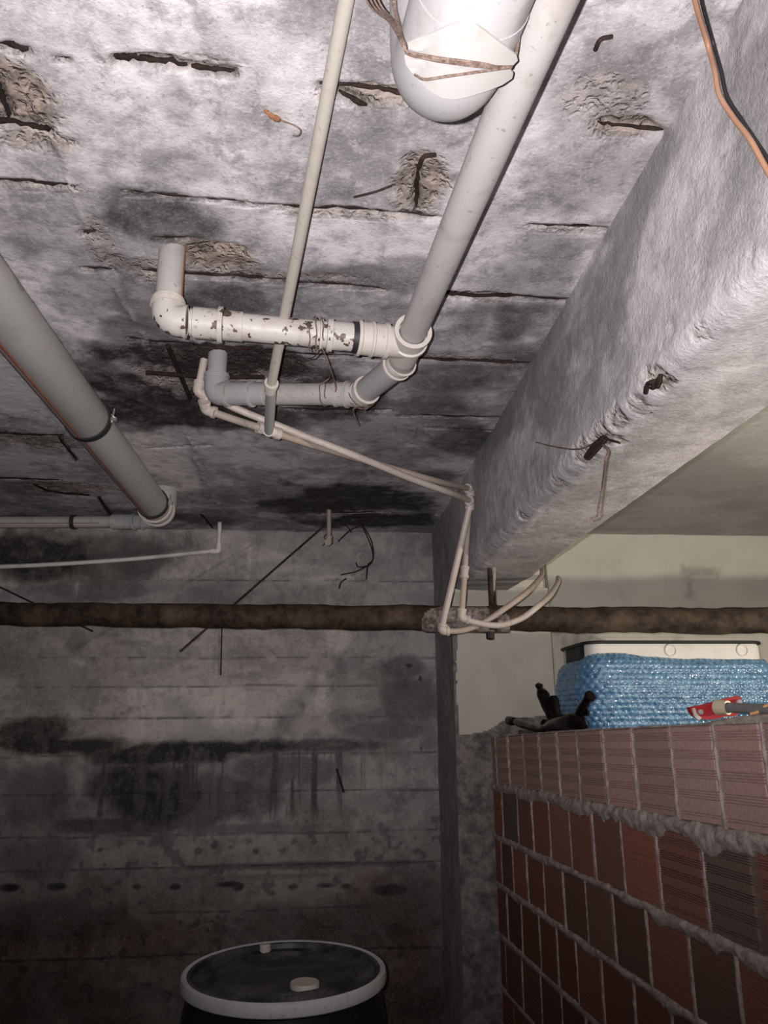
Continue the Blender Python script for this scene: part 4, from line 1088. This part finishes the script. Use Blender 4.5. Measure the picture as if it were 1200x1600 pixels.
solid('black_side', rrect(xl+.006, xl+.09, yf+.035, yf+.25, .035), [(ZLED+.004, .004), (ZLED+.01, 0), (zt-.012, 0), (zt-.004, .006)], M_BLACK, wbx)  # black slab covering the left side of the box
foam = solid('box', lp, [(ZLED+.004, .004), (ZLED+.01, 0), (zt-.012, 0), (zt-.004, .004), (zt-.002, .02)], M_FOAM, wbx)
for px in (1048, 1160):
    c = V(onY(px, 1016, yf+.0105)); 
    mb = MB(); mb.lathe(c, (0, -1, 0), [(-.004, .021), (.002, .0205), (.0035, .018), (.002, .0155), (-.001, .015), (-.001, .001)], 28)
    mb.build('embossed_disc', M_FOAM, foam)
rim = [Vector((x, y, zt)) for x, y in rrect(xl+.008, xr_+.004, yf+.008, yb_+.004, .05)]
MB().tube(rim+[rim[0]], .0055, 10).build('rim', M_BLACK, wbx)
# bubble wrap skirt: front, left side; slightly slack, every bubble a bump
path = rrect(xl, xr_+.02, yf-.004, yb_+.01, .07, 14)
path = path[-15:][::1]+path[:len(path)-15]
pa = np.array(path+[path[0]])
sl_ = np.concatenate([[0], np.cumsum(np.hypot(*np.diff(pa, axis=0).T))])
ns, nz = 520, 96
sv = np.linspace(0, sl_[-1], ns); hv = np.linspace(0, 1, nz)
xs_, ys_ = np.interp(sv, sl_, pa[:, 0]), np.interp(sv, sl_, pa[:, 1])
tx, ty = np.gradient(xs_), np.gradient(ys_); ln = np.hypot(tx, ty); nxn, nyn = ty/ln, -tx/ln
SV, HV = np.meshgrid(sv, hv)
top = np.interp(xs_, [xl, xl+.03, xl+.10, xl+.16, xl+.2, xl+.25, xr_], [zt2-.008, zt2+.001, zt2+.002, zt2-.003, zt2-.013, zt2-.016, zt2-.022])
top = top-np.clip(ys_-yf-.03, 0, .4)*.07*(xs_ < xl+.05)
top = top+(fbm(sv*14, sv*0, 600, 3)-.5)*.008
ZZ = ZLED+.003+(top[None, :]-ZLED-.003)*HV
bulge = .030*np.sin(np.pi*np.clip(HV*.9+.05, 0, 1))*1.0+(fbm(SV*7, ZZ*12, 601, 4)-.5)*.022
crs = .006*np.sin((ZZ*70+fbm(SV*3, ZZ*3, 602, 3)*9))*sstep(.55, .95, HV)
pitch_ = .019
row = np.floor(ZZ/(pitch_*.866)); u_ = SV/pitch_+.5*(row % 2); du = (u_-np.floor(u_)-.5)*pitch_; dvv = (ZZ/(pitch_*.866)-row-.5)*pitch_*.866
bub = np.sqrt(np.clip(1-(du*du+dvv*dvv)/(  .0085**2), 0, 1))*.0045
off = bulge+crs+bub-.016*HV**6
P = np.stack([xs_[None, :]+nxn[None, :]*off, ys_[None, :]+nyn[None, :]*off, ZZ], -1)
grid('bubble_wrap', P, M_WRAP, parent=wbx)

# ------------------------------------------------------------ glossy dark ornament
t = NT('black_glaze'); co = t.co(); n1 = t.noise(co, 30, 5)
M_ORN = t.out(t.mix(t.ramp(n1, .4, .7), (.004, .003, .003), (.012, .007, .006)), .2, t.bump(n1, .1, .002), .14)
def po(x, y, dy=0):
    d_ = Vector(ray(x, y-4)); q_ = W0-NV*(.030-dy*.6)-V(CAM)+Vector((0, 0, 0)); q_.z = 0
    t_ = q_.dot(NV)/d_.dot(NV)
    return V(CAM)+d_*t_
KO = 1.3
def MBO(pts, r, n): return MB().tube(pts, [q*KO for q in r], n)
orn = empty('ornament', po(875, 1143), 'glossy black ornament with knobbed arms lying on the partition by the column', 'ornament')
MBO([po(846, 1141), po(856, 1139), po(866, 1135), po(880, 1133, .01), po(896, 1132, .02), po(908, 1135, .02), po(914, 1139, .02)], [.004, .010, .016, .019, .020, .016, .006], 14).build('body', M_ORN, orn)
MBO(catmull([po(858, 1140), po(846, 1142.5, -.005), po(836, 1141.5, -.01), po(820, 1137, -.02), po(806, 1132, -.03), po(803, 1131, -.03), po(798, 1130.5, -.034), po(794.5, 1129.5, -.034)], 4),
          [.010]*4+[.008]*4+[.009]*4+[.010]*4+[.0085]*3+[.0105]+[.0085]*2+[.012]*2+[.0125]*4+[.006], 12).build('arm', M_ORN, orn)
prf = [.012]*4+[.016]*4+[.020]*4+[.019]*3+[.014]*3+[.008]*2+[.006]*2+[.009]*3+[.007, .006, .0035, .001]
sp = catmull([po(866, 1133), po(860, 1118), po(854, 1106), po(849, 1092), po(845, 1084), po(842, 1076), po(841, 1070.5)], 5)
rr2 = [float(np.interp(i/(len(sp)-1), [0, .2, .4, .55, .68, .74, .78, .88, .94, 1], [.014, .0125, .0135, .0145, .0105, .0062, .0075, .0095, .006, .001])) for i in range(len(sp))]
MBO(sp, rr2, 14).build('spire', M_ORN, orn)
MBO([po(872, 1134, -.02), po(867, 1110, -.02), po(865, 1097, -.02), po(864.5, 1091, -.02)], [.013, .0115, .012, .007], 14).build('stem', M_ORN, orn)
MBO(catmull([po(896, 1133, .01), po(904, 1122, .0), po(912, 1107, -.005), po(919, 1095, -.01), po(923, 1090, -.01)], 5),
          [.012]*5+[.010]*5+[.0092]*5+[.010]*3+[.012]*2+[.009], 12).build('arm', M_ORN, orn)
MBO([po(910, 1118, -.01), po(916, 1117, -.02), po(919, 1116, -.02)], [.005, .0075, .003], 10).build('bud', M_ORN, orn)
MBO([po(853, 1140, -.02), po(851, 1134, -.02), po(850, 1128.5, -.02)], [.011, .0115, .005], 12).build('bud', M_ORN, orn)

# ------------------------------------------------------------ red tool head with handle
YT = 1.50
def pt(x, y, dy=0): return V(onY(x, y, YT+dy))
tool = empty('broom', pt(1120, 1108), 'red plastic broom head with cream socket and grey handle on the partition top', 'tool')
M_RED = mat_plastic('red_plastic', (.36, .024, .028), (.2, .02, .02), .3, .4, scuff=.2)
def plate(name, poly, mat, y0, th, parent):
    mb = MB(); n = len(poly)
    a = [pt(x, y, y0) for x, y in poly]; b = [p+Vector((0, th, 0)) for p in a]
    mb.add(a+b, [tuple(range(n-1, -1, -1)), tuple(range(n, 2*n))]+[(i, (i+1) % n, n+(i+1) % n, n+i) for i in range(n)])
    return mb.build(name, mat, parent, 30)
pl_ = plate('plate', [(1078, 1105), (1100, 1101), (1128, 1093), (1155, 1087), (1158, 1091), (1161, 1100), (1158, 1112), (1149, 1119), (1135, 1119), (1118, 1124), (1095, 1124), (1086, 1119), (1080, 1112)], M_RED, 0, .014, tool)
plate('edge_strip', [(1082, 1107), (1086, 1106), (1089, 1115), (1097, 1122), (1092, 1126), (1085, 1119)], M_PVCRIM, -.003, .004, tool)
for x, y in ((1095, 1112.5), (1155, 1097)):
    MB().lathe(pt(x, y, -.002), (0, -1, 0), [(-.004, .0052), (.0015, .0052), (.003, .004), (.0035, .0005)], 18).build('rivet', M_SOFT, pl_)
ha = (pt(1200, 1108, -.10)-pt(1130, 1105, -.012)).normalized()
MB().lathe(pt(1120, 1105, -.004), ha, [(0, .0145), (.004, .0155), (.022, .0135), (.026, .0135), (.026, .010)], 24).build('socket', mat_plastic('cream_socket', (.58, .49, .34), (.4, .34, .25), .3), tool)
hp = pt(1134, 1105.5, -.016)
MB().tube([hp, hp+ha*.45], .0098, 20).build('handle', mat_plastic('grey_handle', (.15, .148, .145), (.1, .1, .1), .3, .45), tool)
bn = MB()
b0_ = hp+ha*.052
bn.tube([b0_+ha*.0+Vector((0, -.006, -.0095)), b0_+ha*.012+Vector((0, -.0115, -.004)), b0_+ha*.03+Vector((0, -.0105, .004)), b0_+ha*.05+Vector((0, -.007, .011)), b0_+ha*.09+Vector((0, -.002, .024))], .0048, 10)
bn.build('orange_tie', mat_plastic('orange_tie', (.80, .42, .17), (.7, .4, .2), .2), tool)

# repeats that belong together
for o in scn.objects:
    if o.parent is None and 'label' in o:
        n_ = o.name.split('.')[0]
        g_ = {'tie_wire': 'tie wires on the drain joints', 'bent_nail': 'bent nails in the slab', 'wall_nail': 'nails in the rear wall', 'loose_rebar': 'loose bars under the slab',
              'beam_rebar': 'bars sticking out of the beam edge', 'plastic_sheet': 'plastic pieces tied under the sewer pipe', 'steel_rod': 'thin rods at the rear wall'}.get(n_)
        if g_ and 'kind' not in o: o['group'] = g_
